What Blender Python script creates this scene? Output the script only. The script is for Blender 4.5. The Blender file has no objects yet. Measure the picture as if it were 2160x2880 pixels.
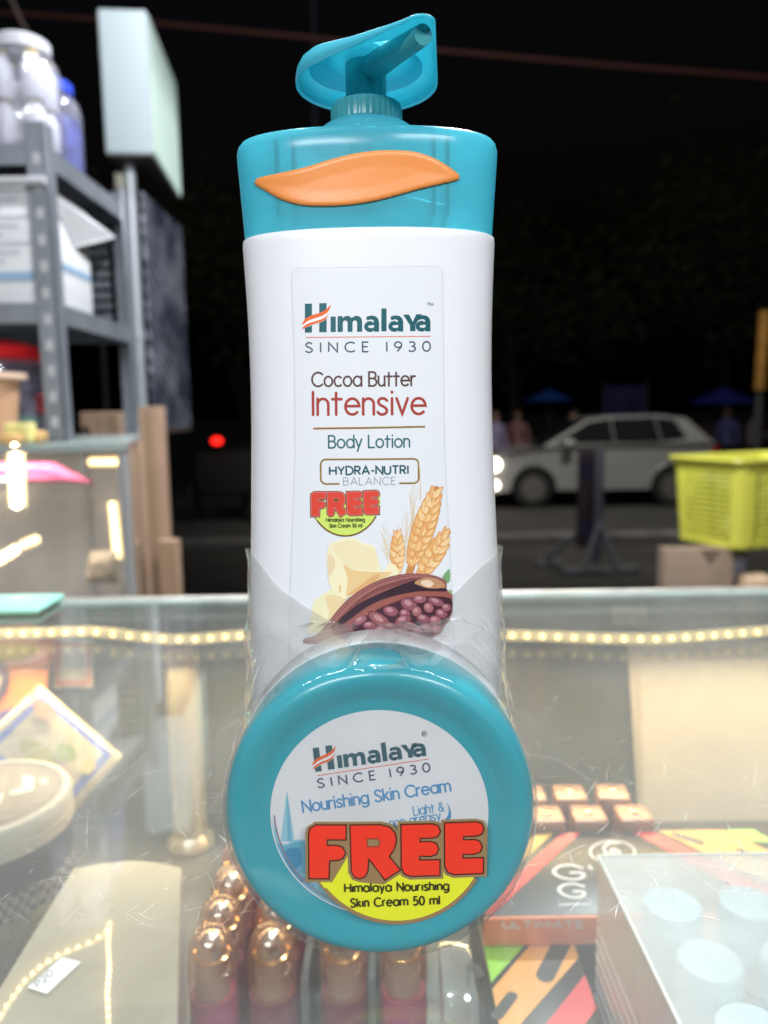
import bpy, bmesh, math, random
from mathutils import Vector, Matrix, noise
from mathutils.geometry import delaunay_2d_cdt
random.seed(7)
R = math.radians
S = bpy.context.scene
COL = S.collection

# ------------------------------------------------------------------ camera
FPX = 2163.0                      # focal length in pixels of the 2160x2880 photograph
CAM = Vector((0.0, 0.0, 0.131))
cd = bpy.data.cameras.new("camera"); cam = bpy.data.objects.new("camera", cd); COL.objects.link(cam)
cd.sensor_fit = 'VERTICAL'; cd.sensor_height = 36.0; cd.sensor_width = 27.0; cd.lens = 36.0*FPX/2880.0
cd.clip_start = 0.01; cd.clip_end = 400
PITCH, ROLL = R(7.5), R(0.9)
ROT = (Matrix.Rotation(math.pi/2 - PITCH, 3, 'X') @ Matrix.Rotation(-ROLL, 3, 'Z'))
cam.matrix_world = Matrix.Translation(CAM) @ ROT.to_4x4()
cd.dof.use_dof = True; cd.dof.focus_distance = 0.190; cd.dof.aperture_fstop = cd.lens/2.3
S.camera = cam

# ------------------------------------------------------------------ world, lights, exposure
S.view_settings.view_transform = 'Standard'; S.view_settings.look = 'None'
S.view_settings.exposure = 0.0; S.view_settings.gamma = 1.0
W = bpy.data.worlds.new("World"); S.world = W; W.use_nodes = True
wn = W.node_tree; bg = wn.nodes['Background']
sky = wn.nodes.new('ShaderNodeTexSky'); sky.sky_type = 'NISHITA'; sky.sun_disc = False
sky.sun_elevation = R(-4.0); sky.sun_rotation = R(200)
wn.links.new(sky.outputs[0], bg.inputs[0]); bg.inputs[1].default_value = 0.15
def lamp(name, kind, loc, power, color, radius=0.05, target=None, size=None):
    d = bpy.data.lights.new(name, kind); o = bpy.data.objects.new(name, d); COL.objects.link(o)
    o.location = loc; d.energy = power; d.color = color
    if kind == 'AREA':
        d.shape = 'RECTANGLE'; d.size, d.size_y = size
    elif kind == 'SUN':
        d.angle = R(0.5)
    else:
        d.shadow_soft_size = radius
    if target is not None:
        o.rotation_euler = (Vector(target)-Vector(loc)).to_track_quat('-Z', 'Y').to_euler()
    return o
COOL = (0.92, 0.96, 1.0)
# the stall's own tube lamps hang over the seller's side of the counter, the next stall has its own
lamp('stall_tube_light', 'AREA', (-0.34, -0.75, 0.62), 9.5, COOL, target=(0, .2, .1), size=(0.6, 0.05))
lamp('stall_tube_light', 'AREA', (0.45, -0.62, 0.74), 8.5, COOL, target=(0, .2, .1), size=(0.6, 0.05))
lamp('stall_bulb_light', 'POINT', (0.05, 0.30, 1.15), 38, COOL, 0.04)
lamp('next_stall_bulb_light', 'POINT', (-0.15, 0.75, 1.45), 30, COOL, 0.05)
lamp('next_stall_bulb_light', 'POINT', (-0.38, 2.0, 2.4), 85, COOL, 0.05)
lamp('next_stall_bulb_light', 'POINT', (0.42, 1.35, 1.55), 180, COOL, 0.05)
sl_ = lamp('street_light', 'SPOT', (3.6, 8.0, 6.0), 1750, (1.0, 0.95, 0.86), 0.15, target=(2.4, 10.8, -1.5)); sl_.data.spot_size = R(78); sl_.data.spot_blend = .9
lamp('moon', 'SUN', (0, 0, 30), 0.10, (0.8, 0.88, 1.0), target=(6, 10, 0))
C = S.cycles
C.use_denoising = True
C.max_bounces = 10; C.diffuse_bounces = 3; C.glossy_bounces = 4; C.transmission_bounces = 6; C.transparent_max_bounces = 28
C.caustics_reflective = False; C.caustics_refractive = False
C.sample_clamp_indirect = 6.0; C.blur_glossy = 0.5

# ------------------------------------------------------------------ pixel rays of the photograph (for measuring)
def ray(px, py):
    return ROT @ Vector(((px-1080)/FPX, -(py-1440)/FPX, -1.0))
def V(px, py, Y):
    d = ray(px, py); return CAM + d*((Y-CAM.y)/d.y)
def VZ(px, py, Z):
    d = ray(px, py); return CAM + d*((Z-CAM.z)/d.z)

# ------------------------------------------------------------------ helpers: colours and materials
def lin(c):
    return tuple((v/255/12.92 if v/255 <= .04045 else ((v/255+.055)/1.055)**2.4) for v in c)
MATS = {}
def new_mat(name):
    m = bpy.data.materials.new(name); m.use_nodes = True; MATS[name] = m
    return m, m.node_tree, m.node_tree.nodes['Principled BSDF'], m.node_tree.nodes['Material Output']
def N(nt, typ, **kw):
    n = nt.nodes.new(typ)
    for k, v in kw.items(): setattr(n, k, v)
    return n
def pr(name, col, rough=.5, metal=0.0, var=0.0, vscale=40.0, bump=0.0, bscale=300.0, emit=None, estr=0.0, coat=0.0, sss=0.0, spec=None, dark=None):
    """Principled with optional procedural colour variation and bump."""
    if name in MATS: return MATS[name]
    m, nt, p, out = new_mat(name)
    p.inputs['Base Color'].default_value = (*col, 1); p.inputs['Roughness'].default_value = rough
    p.inputs['Metallic'].default_value = metal; p.inputs['Coat Weight'].default_value = coat
    if spec is not None: p.inputs['Specular IOR Level'].default_value = spec
    if sss:
        p.inputs['Subsurface Weight'].default_value = sss
        p.inputs['Subsurface Radius'].default_value = (.004, .004, .004); p.inputs['Subsurface Scale'].default_value = 1.0
    tc = N(nt, 'ShaderNodeTexCoord')
    if var:
        t = N(nt, 'ShaderNodeTexNoise'); t.inputs['Scale'].default_value = vscale; t.inputs['Detail'].default_value = 5
        nt.links.new(tc.outputs['Object'], t.inputs['Vector'])
        mx = N(nt, 'ShaderNodeMix', data_type='RGBA')
        d = dark or tuple(max(0, c*(1-var)) for c in col); b = tuple(min(1, c*(1+var*.5)) for c in col)
        mx.inputs[6].default_value = (*d, 1); mx.inputs[7].default_value = (*b, 1)
        cr = N(nt, 'ShaderNodeMapRange'); cr.inputs[1].default_value = .3; cr.inputs[2].default_value = .7
        nt.links.new(t.outputs['Fac'], cr.inputs[0]); nt.links.new(cr.outputs[0], mx.inputs[0]); nt.links.new(mx.outputs[2], p.inputs['Base Color'])
    if bump:
        t = N(nt, 'ShaderNodeTexNoise'); t.inputs['Scale'].default_value = bscale; t.inputs['Detail'].default_value = 3
        nt.links.new(tc.outputs['Object'], t.inputs['Vector'])
        b = N(nt, 'ShaderNodeBump'); b.inputs['Strength'].default_value = bump; b.inputs['Distance'].default_value = .002
        nt.links.new(t.outputs['Fac'], b.inputs['Height']); nt.links.new(b.outputs[0], p.inputs['Normal'])
    if emit:
        p.inputs['Emission Color'].default_value = (*emit, 1); p.inputs['Emission Strength'].default_value = estr
    return m
def translucent(name, col, clear=.15, trans=.5, rough=.25, tint=None):
    """tinted see-through plastic: gloss + diffuse + translucent + a share of clear"""
    m, nt, p, out = new_mat(name)
    p.inputs['Base Color'].default_value = (*col, 1); p.inputs['Roughness'].default_value = rough
    tr = N(nt, 'ShaderNodeBsdfTranslucent'); tr.inputs[0].default_value = (*col, 1)
    tp = N(nt, 'ShaderNodeBsdfTransparent'); tp.inputs[0].default_value = (*(tint or col), 1)
    a = N(nt, 'ShaderNodeMixShader'); a.inputs[0].default_value = trans
    b = N(nt, 'ShaderNodeMixShader'); b.inputs[0].default_value = clear
    nt.links.new(p.outputs[0], a.inputs[1]); nt.links.new(tr.outputs[0], a.inputs[2])
    nt.links.new(a.outputs[0], b.inputs[1]); nt.links.new(tp.outputs[0], b.inputs[2])
    nt.links.new(b.outputs[0], out.inputs[0])
    return m
def sheet_glass(name, tint=(.96, .985, .97), haze=.05, hazecol=(.8, .8, .76), rough=.02, ior=1.5, hscale=12.0, hvar=.5, bump=0.0, bscale=200.0, stretch=(1, 1, 1)):
    """thin clear sheet: Fresnel reflection, clear see-through, a film of dirt or cloudiness"""
    m, nt, p, out = new_mat(name); nt.nodes.remove(p)
    lw = N(nt, 'ShaderNodeLayerWeight'); lw.inputs[0].default_value = .5
    pw = N(nt, 'ShaderNodeMath', operation='POWER'); pw.inputs[1].default_value = 4.5; nt.links.new(lw.outputs['Facing'], pw.inputs[0])
    fr = N(nt, 'ShaderNodeMath', operation='MULTIPLY_ADD'); nt.links.new(pw.outputs[0], fr.inputs[0])
    f0 = ((ior-1)/(ior+1))**2; fr.inputs[1].default_value = .95-f0; fr.inputs[2].default_value = f0
    gl = N(nt, 'ShaderNodeBsdfGlossy'); gl.inputs['Roughness'].default_value = rough; gl.inputs[0].default_value = (1, 1, 1, 1)
    tp = N(nt, 'ShaderNodeBsdfTransparent'); tp.inputs[0].default_value = (*tint, 1)
    df = N(nt, 'ShaderNodeBsdfDiffuse'); df.inputs[0].default_value = (*hazecol, 1)
    tl = N(nt, 'ShaderNodeBsdfTranslucent'); tl.inputs[0].default_value = (*hazecol, 1)
    dd = N(nt, 'ShaderNodeMixShader'); dd.inputs[0].default_value = .4
    nt.links.new(df.outputs[0], dd.inputs[1]); nt.links.new(tl.outputs[0], dd.inputs[2])
    tc = N(nt, 'ShaderNodeTexCoord'); mp = N(nt, 'ShaderNodeMapping'); mp.inputs['Scale'].default_value = stretch
    nt.links.new(tc.outputs['Object'], mp.inputs[0])
    t = N(nt, 'ShaderNodeTexNoise'); t.inputs['Scale'].default_value = hscale; t.inputs['Detail'].default_value = 6
    nt.links.new(mp.outputs[0], t.inputs['Vector'])
    mr = N(nt, 'ShaderNodeMapRange'); mr.inputs[1].default_value = .3; mr.inputs[2].default_value = .7
    mr.inputs[3].default_value = haze*(1-hvar); mr.inputs[4].default_value = haze*(1+hvar)
    nt.links.new(t.outputs['Fac'], mr.inputs[0])
    a = N(nt, 'ShaderNodeMixShader'); nt.links.new(mr.outputs[0], a.inputs[0])
    nt.links.new(tp.outputs[0], a.inputs[1]); nt.links.new(dd.outputs[0], a.inputs[2])
    b = N(nt, 'ShaderNodeMixShader'); nt.links.new(fr.outputs[0], b.inputs[0])
    nt.links.new(a.outputs[0], b.inputs[1]); nt.links.new(gl.outputs[0], b.inputs[2])
    if bump:
        t2 = N(nt, 'ShaderNodeTexNoise'); t2.inputs['Scale'].default_value = bscale; t2.inputs['Detail'].default_value = 2
        nt.links.new(mp.outputs[0], t2.inputs['Vector'])
        bp = N(nt, 'ShaderNodeBump'); bp.inputs['Strength'].default_value = bump; bp.inputs['Distance'].default_value = .001
        nt.links.new(t2.outputs['Fac'], bp.inputs['Height'])
        nt.links.new(bp.outputs[0], gl.inputs['Normal']); nt.links.new(bp.outputs[0], lw.inputs['Normal'])
    nt.links.new(b.outputs[0], out.inputs[0])
    return m
def glow(name, col, strength):
    m, nt, p, out = new_mat(name)
    p.inputs['Base Color'].default_value = (*col, 1)
    p.inputs['Emission Color'].default_value = (*col, 1); p.inputs['Emission Strength'].default_value = strength
    return m
def ink(rgb, rough=.35):
    return pr('ink_%d_%d_%d' % rgb, lin(rgb), rough)

# ------------------------------------------------------------------ helpers: meshes and objects
def finish(name, bm, mats, parent=None, smooth=True, angle=40):
    me = bpy.data.meshes.new(name)
    bmesh.ops.recalc_face_normals(bm, faces=bm.faces) if smooth != 'keep' else None
    bm.to_mesh(me); bm.free()
    for m in (mats if isinstance(mats, (list, tuple)) else [mats]): me.materials.append(m)
    if smooth:
        me.shade_smooth()
        if smooth != 'keep': me.set_sharp_from_angle(angle=R(angle))
    o = bpy.data.objects.new(name, me); COL.objects.link(o)
    if parent: o.parent = parent; o.matrix_parent_inverse = parent.matrix_basis.inverted()
    return o
def tag(o, label, cat, group=None, kind=None):
    o['label'] = label; o['category'] = cat
    if group: o['group'] = group
    if kind: o['kind'] = kind
    return o
def thing(name, loc, label, cat, group=None):
    o = bpy.data.objects.new(name, None); COL.objects.link(o); o.location = loc; o.empty_display_size = .02
    return tag(o, label, cat, group)
def copy_thing(src, loc, label=None, rotz=0):
    r = src.copy(); COL.objects.link(r); r.location = loc; r.rotation_euler = (0, 0, rotz)
    if label: r['label'] = label
    for ch in list(src.children):
        c = ch.copy(); COL.objects.link(c); c.parent = r
        for g in list(ch.children):
            d = g.copy(); COL.objects.link(d); d.parent = c
    return r
def box(bm, lo, hi, mi=0, M=None):
    vs = [bm.verts.new(Vector((x, y, z)) if M is None else M @ Vector((x, y, z))) for x in (lo[0], hi[0]) for y in (lo[1], hi[1]) for z in (lo[2], hi[2])]
    for f in ((0, 1, 3, 2), (4, 6, 7, 5), (0, 4, 5, 1), (2, 3, 7, 6), (0, 2, 6, 4), (1, 5, 7, 3)):
        fc = bm.faces.new([vs[i] for i in f]); fc.material_index = mi
def rbox(bm, lo, hi, r=.002, seg=3, mi=0, M=None):
    b2 = bmesh.new(); box(b2, lo, hi)
    bmesh.ops.recalc_face_normals(b2, faces=b2.faces)
    bmesh.ops.bevel(b2, geom=list(b2.edges), offset=r, segments=seg, profile=.5, affect='EDGES')
    merge(bm, b2, mi, M)
def merge(bm, b2, mi=0, M=None):
    mp = {v: bm.verts.new(M @ v.co if M is not None else v.co) for v in b2.verts}
    for f in b2.faces:
        try:
            n = bm.faces.new([mp[v] for v in f.verts]); n.material_index = mi if mi is not None else f.material_index
        except ValueError: pass
    b2.free()
def rings(bm, loops, cap0=True, cap1=True, closed=True, mi=0):
    rows = [[bm.verts.new(p) for p in l] for l in loops]
    n = len(rows[0])
    for a, b in zip(rows, rows[1:]):
        for i in range(n if closed else n-1):
            j = (i+1) % n
            f = bm.faces.new((a[i], a[j], b[j], b[i])); f.material_index = mi
    if cap0: bm.faces.new(rows[0][::-1]).material_index = mi
    if cap1: bm.faces.new(rows[-1]).material_index = mi
def lathe(bm, prof, center=(0, 0, 0), axis='Z', seg=48, cap0=True, cap1=True, mi=0):
    loops = []
    for r, h in prof:
        l = []
        for i in range(seg):
            a = 2*math.pi*i/seg; c, s = r*math.cos(a), r*math.sin(a)
            p = (c, s, h) if axis == 'Z' else ((c, h, s) if axis == 'Y' else (h, c, s))
            l.append(Vector(p)+Vector(center))
        loops.append(l)
    rings(bm, loops, cap0, cap1, mi=mi)
def tube(bm, pts, rad, seg=12, mi=0, caps=True):
    pts = [Vector(p) for p in pts]
    if not isinstance(rad, (list, tuple)): rad = [rad]*len(pts)
    loops = []; up = None
    for i, p in enumerate(pts):
        t = (pts[min(i+1, len(pts)-1)]-pts[max(i-1, 0)]).normalized()
        if up is None: up = t.orthogonal().normalized()
        up = (up - t*up.dot(t)).normalized(); sd = t.cross(up)
        loops.append([p+(up*math.cos(2*math.pi*k/seg)+sd*math.sin(2*math.pi*k/seg))*rad[i] for k in range(seg)])
    rings(bm, loops, caps, caps, mi=mi)
def prism(bm, poly, d, mi=0):
    """poly: 3D points, extruded by vector d"""
    d = Vector(d); a = [bm.verts.new(Vector(p)) for p in poly]; b = [bm.verts.new(Vector(p)+d) for p in poly]
    n = len(poly); bm.faces.new(a).material_index = mi; bm.faces.new(b[::-1]).material_index = mi
    for i in range(n): bm.faces.new((a[i], b[i], b[(i+1) % n], a[(i+1) % n])).material_index = mi
def smoothpts(pts, n=6, closed=False):
    """Catmull-Rom through 2D points"""
    P = [Vector((p[0], p[1])) for p in pts]; out = []; m = len(P)
    for i in range(m if closed else m-1):
        g = lambda k: P[k % m] if closed else P[max(0, min(m-1, k))]
        a, b, c, d = g(i-1), g(i), g(i+1), g(i+2)
        for k in range(n):
            t = k/n
            out.append(.5*((2*b)+(c-a)*t+(2*a-5*b+4*c-d)*t*t+(3*b-a-3*c+d)*t**3))
    if not closed: out.append(P[-1])
    return [(p.x, p.y) for p in out]

# ------------------------------------------------------------------ flat print: fills, strokes and a stroke alphabet (2D)
def cdt(polys, extra=()):
    vs, faces = [], []
    for p in polys:
        if sum(a[0]*b[1]-b[0]*a[1] for a, b in zip(p, list(p[1:])+[p[0]])) < 0: p = list(p)[::-1]
        faces.append(list(range(len(vs), len(vs)+len(p)))); vs += [Vector((q[0], q[1])) for q in p]
    vs += [Vector(e) for e in extra]
    ov, oe, of, _, _, orf = delaunay_2d_cdt(vs, [], faces, 0, 1e-4, True)
    return [(v.x, v.y) for v in ov], [f for f, o in zip(of, orf) if o]
def resample(poly, step, closed=True):
    out = []; m = len(poly)
    for i in range(m if closed else m-1):
        a, b = Vector(poly[i]), Vector(poly[(i+1) % m]); k = max(1, int((b-a).length/step+.999))
        out += [tuple(a+(b-a)*(j/k)) for j in range(k)]
    if not closed: out.append(tuple(poly[-1]))
    return out
def fill(poly, step=14, grid=26):
    p = resample(poly, step); xs = [q[0] for q in p]; ys = [q[1] for q in p]; ex = []
    x = min(xs)+grid*.5
    while x < max(xs):
        y = min(ys)+grid*.5
        while y < max(ys): ex.append((x+.37, y+.21)); y += grid
        x += grid
    return cdt([p], ex)
def quads(pl, w, closed=False, step=14):
    """a polyline as mitred quads of width w"""
    pl = [p for k, p in enumerate(pl) if k == 0 or (Vector(p)-Vector(pl[k-1])).length > 1e-3]
    pl = resample(pl, step, closed); n = len(pl); P = [Vector(p) for p in pl]; L, Rr = [], []
    for i in range(n):
        a = P[i-1] if (i > 0 or closed) else None; b = P[(i+1) % n] if (i < n-1 or closed) else None
        t1 = (P[i]-a).normalized() if a is not None and (P[i]-a).length > 1e-9 else None
        t2 = (b-P[i]).normalized() if b is not None and (b-P[i]).length > 1e-9 else None
        t1 = t1 or t2; t2 = t2 or t1
        t = (t1+t2)
        if t.length < 1e-6: t = t1
        t = t.normalized(); nn = Vector((-t.y, t.x)); c = max(.45, nn.dot(Vector((-t1.y, t1.x))))
        L.append(P[i]+nn*(w/2/c)); Rr.append(P[i]-nn*(w/2/c))
    return [[tuple(L[i]), tuple(L[(i+1) % n]), tuple(Rr[(i+1) % n]), tuple(Rr[i])] for i in range(n if closed else n-1)]
def disc2(c, r, n=12): return [(c[0]+r*math.cos(2*math.pi*k/n), c[1]+r*math.sin(2*math.pi*k/n)) for k in range(n)]
def stroke(lines, w, rnd=True, step=14):
    q = []
    for l in lines:
        cl = len(l) > 3 and (Vector(l[0])-Vector(l[-1])).length < 1e-6
        ww = w
        q += quads(l[:-1] if cl else l, ww, cl, step)
        if rnd and not cl: q += [disc2(l[0], ww/2), disc2(l[-1], ww/2)]
    return cdt(q)
def arc(cx, cy, rx, ry, a0, a1, n=None):
    n = n or max(4, int(abs(a1-a0)/18))
    pts = [(cx+rx*math.cos(R(a0+(a1-a0)*k/n)), cy+ry*math.sin(R(a0+(a1-a0)*k/n))) for k in range(n+1)]
    if abs(a1-a0) >= 360: pts[-1] = pts[0]
    return pts
def glyph(c):
    """stroke skeletons, cap height 1, x-height .7 -> (advance, polylines)"""
    h = .7; O = arc(.3, .35, .3, .35, 0, 360)
    arch = lambda x: arc(x+.23, .45, .23, .25, 180, 0)+[(x+.46, 0)]
    G = {
     'o': (.6, [O]), 'c': (.54, [arc(.3, .35, .3, .35, 48, 312)]),
     'a': (.6, [O, [(.6, h), (.6, 0)]]), 'd': (.6, [O, [(.6, 1.02), (.6, 0)]]),
     'e': (.6, [[(0.02, .37)]+[(.6, .37)]+arc(.3, .35, .3, .35, 6, 315)]),
     'n': (.46, [[(0, h), (0, 0)], arch(0)]), 'h': (.46, [[(0, 1.02), (0, 0)], arch(0)]),
     'm': (.86, [[(0, h), (0, 0)], arc(.215, .47, .215, .23, 180, 0)+[(.43, 0)], arc(.645, .47, .215, .23, 180, 0)+[(.86, 0)]]),
     'u': (.46, [[(0, h)]+arc(.23, .25, .23, .25, 180, 360), [(.46, h), (.46, 0)]]),
     'r': (.3, [[(0, h), (0, 0)], arc(.24, .42, .24, .27, 180, 75)]),
     't': (.4, [[(.17, .95), (.17, .0)], [(0, .68), (.4, .68)]]),
     'i': (.06, [[(.03, h), (.03, 0)], [(.03, .96), (.03, .99)]]),
     'l': (.06, [[(.03, 1.02), (.03, 0)]]),
     's': (.42, [smoothpts([(.40, .60), (.30, .69), (.13, .69), (.03, .57), (.09, .43), (.31, .30), (.40, .16), (.31, .02), (.12, .0), (0, .1)], 3)]),
     'v': (.48, [[(0, h), (.24, 0), (.48, h)]]),
     'y': (.48, [[(0, h), (.25, .02)], [(.48, h), (.13, -.3)]]),
     'k': (.44, [[(0, 1.02), (0, 0)], [(.4, h), (0, .27)], [(.13, .38), (.44, 0)]]),
     'g': (.6, [O, [(.6, h), (.6, 0)]+arc(.3, .0, .3, .3, 0, -140)]),
     'p': (.6, [O, [(0, h), (0, -.3)]]),
     'C': (.78, [arc(.46, .5, .46, .5, 45, 315)]), 'O': (.94, [arc(.47, .5, .47, .5, 0, 360)]),
     'G': (.86, [arc(.46, .5, .46, .5, 45, 335)+[(.88, .48), (.55, .48)]]),
     'S': (.56, [smoothpts([(.52, .84), (.40, .98), (.18, .98), (.04, .80), (.13, .60), (.42, .42), (.54, .22), (.42, .03), (.16, .01), (0, .15)], 3)]),
     'B': (.56, [[(.3, .54), (0, .54), (0, 1), (.3, 1)]+arc(.3, .77, .21, .23, 90, -90), [(0, .54), (0, 0), (.3, 0)]+arc(.3, .27, .26, .27, -90, 90)]),
     'I': (.06, [[(.03, 1), (.03, 0)]]), 'L': (.46, [[(0, 1), (0, 0), (.46, 0)]]),
     'H': (.66, [[(0, 1), (0, 0)], [(.66, 1), (.66, 0)], [(0, .5), (.66, .5)]]),
     'Y': (.66, [[(0, 1), (.33, .45), (.33, 0)], [(.66, 1), (.33, .45)]]),
     'D': (.7, [[(.25, 0), (0, 0), (0, 1), (.25, 1)]+arc(.25, .5, .45, .5, 90, -90)]),
     'R': (.56, [[(0, 0), (0, 1), (.28, 1)]+arc(.28, .74, .24, .26, 90, -90)+[(0, .48)], [(.22, .48), (.56, 0)]]),
     'P': (.52, [[(0, 0), (0, 1), (.28, 1)]+arc(.28, .74, .24, .26, 90, -90)+[(0, .48)]]),
     'A': (.74, [[(0, 0), (.37, 1), (.74, 0)], [(.13, .33), (.61, .33)]]),
     'N': (.68, [[(0, 0), (0, 1), (.68, 0), (.68, 1)]]), 'M': (.8, [[(0, 0), (.06, 1), (.4, .2), (.74, 1), (.8, 0)]]),
     'U': (.62, [[(0, 1)]+arc(.31, .31, .31, .31, 180, 360)+[(.62, 1)]]),
     'T': (.62, [[(0, 1), (.62, 1)], [(.31, 1), (.31, 0)]]),
     'E': (.46, [[(.46, 1), (0, 1), (0, 0), (.46, 0)], [(0, .52), (.40, .52)]]),
     '1': (.06, [[(.03, 1), (.03, 0)]]),
     '9': (.54, [arc(.27, .7, .26, .29, 0, 360), [(.53, .7), (.50, .45), (.2, 0)]]),
     '3': (.48, [arc(.2, .75, .23, .24, 140, -75)+arc(.2, .26, .27, .26, 75, -145)]),
     '0': (.56, [arc(.28, .5, .28, .5, 0, 360)]),
     '2': (.5, [arc(.25, .73, .24, .27, 165, -20)+[(0, 0), (.5, 0)]]),
     '5': (.5, [[(.45, 1), (.1, 1), (.06, .56)]+arc(.21, .31, .28, .31, 110, -140)]),
     '-': (.3, [[(0, .42), (.3, .42)]]), '.': (.06, [[(.03, .0), (.03, .02)]]),
     '&': (.62, [[(.62, 0), (.13, .68)]+arc(.28, .8, .17, .19, 200, -30)+arc(.25, .25, .25, .26, 110, 300)+[(.58, .42)]]),
    }
    return G[c]
def text(s, x0, x1, yb0, yb1, cap, weight, track=.16, space=.42, rnd=True):
    """set s between (x0,yb0) and (x1,yb1) (pixels, y down), cap height in px; returns tris"""
    pos = []; x = 0
    for ch in s:
        if ch == ' ': x += space; continue
        adv, ls = glyph(ch); pos.append((x, ls)); x += adv+track
    tot = x-track; d = Vector((x1-x0, yb1-yb0)); sx = d.length/tot; u = d.normalized(); up = Vector((u.y, -u.x))
    tv, tf = [], []
    for gx, ls in pos:
        pl = [[tuple(Vector((x0, yb0))+u*((gx+q[0])*sx)+up*(q[1]*cap)) for q in l] for l in ls]
        v, f = stroke(pl, weight, rnd); k = len(tv); tv += v; tf += [[i+k for i in g] for g in f]
    return tv, tf
class Print:
    """collects flat coloured shapes and lays them on a surface through a map (px,py,layer)->point"""
    def __init__(s, fmap): s.bm = bmesh.new(); s.mats = []; s.map = fmap
    def add(s, tri, rgb, layer):
        v, f = tri; m = ink(rgb)
        if m not in s.mats: s.mats.append(m)
        mi = s.mats.index(m); vs = [s.bm.verts.new(s.map(p[0], p[1], layer)) for p in v]
        for g in f:
            try: s.bm.faces.new([vs[i] for i in g]).material_index = mi
            except ValueError: pass

# ------------------------------------------------------------------ the lotion bottle
XC, YC, NEXP = -0.0030, 0.2165, 2.25
BODY = [(0, .0335, .0150), (.0035, .0356, .0165), (.03, .0362, .0168), (.06, .0362, .0168), (.08, .0356, .0167), (.096, .0348, .0166),
        (.1165, .0339, .0165), (.13, .0334, .0165), (.146, .0332, .0165), (.160, .0334, .0165), (.170, .0338, .0166), (.1752, .0340, .0167), (.1764, .0338, .0165), (.1768, .0332, .0160)]
CAPP = [(.1766, .0333, .0161), (.180, .0335, .0163), (.188, .0340, .0167), (.196, .0346, .0171), (.1985, .0346, .0171), (.2000, .0342, .0167), (.2010, .0334, .0159), (.2014, .0318, .0145)]
def interp(tab, z):
    if z <= tab[0][0]: return tab[0][1:]
    for (z0, a0, b0), (z1, a1, b1) in zip(tab, tab[1:]):
        if z <= z1:
            t = (z-z0)/(z1-z0); return a0+(a1-a0)*t, b0+(b1-b0)*t
    return tab[-1][1:]
def smooth_tab(tab, step):
    """finer rows, softened except at the rims"""
    zs = []; z = tab[0][0]
    while z < tab[-1][0]: zs.append(z); z += step
    zs = sorted(set([round(q, 6) for q in zs]+[t[0] for t in tab])); out = []
    for z in zs:
        w = min(.008, max(0, z-tab[0][0]-.004), max(0, tab[-1][0]-z-.003)); k = [interp(tab, z+w*o) for o in (-1, -.5, 0, .5, 1)]
        out.append((z, sum(q[0] for q in k)/5, sum(q[1] for q in k)/5))
    return out
BODY = smooth_tab(BODY, .003)
def sloop(z, a, b, n=128, e=NEXP):
    l = []
    for i in range(n):
        t = 2*math.pi*i/n; c, s = math.cos(t), math.sin(t)
        l.append(Vector((XC+a*math.copysign(abs(c)**(2/e), c), YC+b*math.copysign(abs(s)**(2/e), s), z)))
    return l
def ysurf(tab, x, z):
    a, b = interp(tab, z); t = min(.9995, abs(x-XC)/a)
    return YC-b*(1-t**NEXP)**(1/NEXP)
def surf_map(tab, base=.00015, step=.00003):
    def f(px, py, layer):
        p = V(px, py, .2)
        for _ in range(6): p = V(px, py, ysurf(tab, p.x, p.z)-base-step*layer)
        return p
    return f
m_white = pr('white_lotion_plastic', (.86, .85, .87), .32, sss=.06, bump=.015, bscale=900)
m_label = pr('glossy_label', (.815, .82, .84), .26)
m_teal_clear = translucent('teal_translucent', (.13, .60, .71), clear=.18, trans=.42, rough=.22, tint=(.25, .80, .88))
m_teal_dark = translucent('teal_translucent_deep', (.13, .55, .59), clear=.16, trans=.42, rough=.25, tint=(.35, .82, .86))
m_orange = pr('orange_crest', (.88, .30, .075), .36, bump=.02, bscale=500, sss=.1)
bottle = thing('lotion_bottle', (XC, YC, 0), 'tall white pump bottle of body lotion with teal cap, standing on the glass', 'lotion bottle')
bm = bmesh.new()
rings(bm, [sloop(*r) for r in BODY]+[sloop(.1771, .0322, .0150), sloop(.1830, .0285, .0125), sloop(.1865, .0150, .0100), sloop(.187, .0110, .0098), sloop(.198, .0108, .0096)])
finish('body', bm, m_white, bottle, angle=50)
bm = bmesh.new()
rings(bm, [sloop(*r) for r in smooth_tab(CAPP, .0015) if r[0] < .197]+[sloop(*r) for r in CAPP[4:]]+[sloop(.2014, .0140, .0135)], cap0=False, cap1=False)
capo = finish('cap', bm, m_teal_clear, bottle, angle=60)
bm = bmesh.new()   # ribs moulded inside the cap show through it
m_rib = pr('teal_rib', (.012, .20, .25), .4)
for px in (772, 822, 990, 1038, 1222, 1262):
    x = V(px, 440, .2).x
    for k in range(6):
        z0, z1 = .181+k*.003, .184+k*.003
        y0, y1 = ysurf(CAPP, x, z0), ysurf(CAPP, x, z1)
        vs = [bm.verts.new(p) for p in ((x-.0005, y0+.0006, z0), (x+.0005, y0+.0006, z0), (x+.0005, y1+.0006, z1), (x-.0005, y1+.0006, z1), (x-.0005, y0+.004, z0), (x+.0005, y0+.004, z0), (x+.0005, y1+.004, z1), (x-.0005, y1+.004, z1))]
        for f in ((0, 1, 2, 3), (5, 4, 7, 6), (4, 0, 3, 7), (1, 5, 6, 2)): bm.faces.new([vs[i] for i in f])
finish('rib', bm, m_rib, capo, smooth=False)
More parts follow.
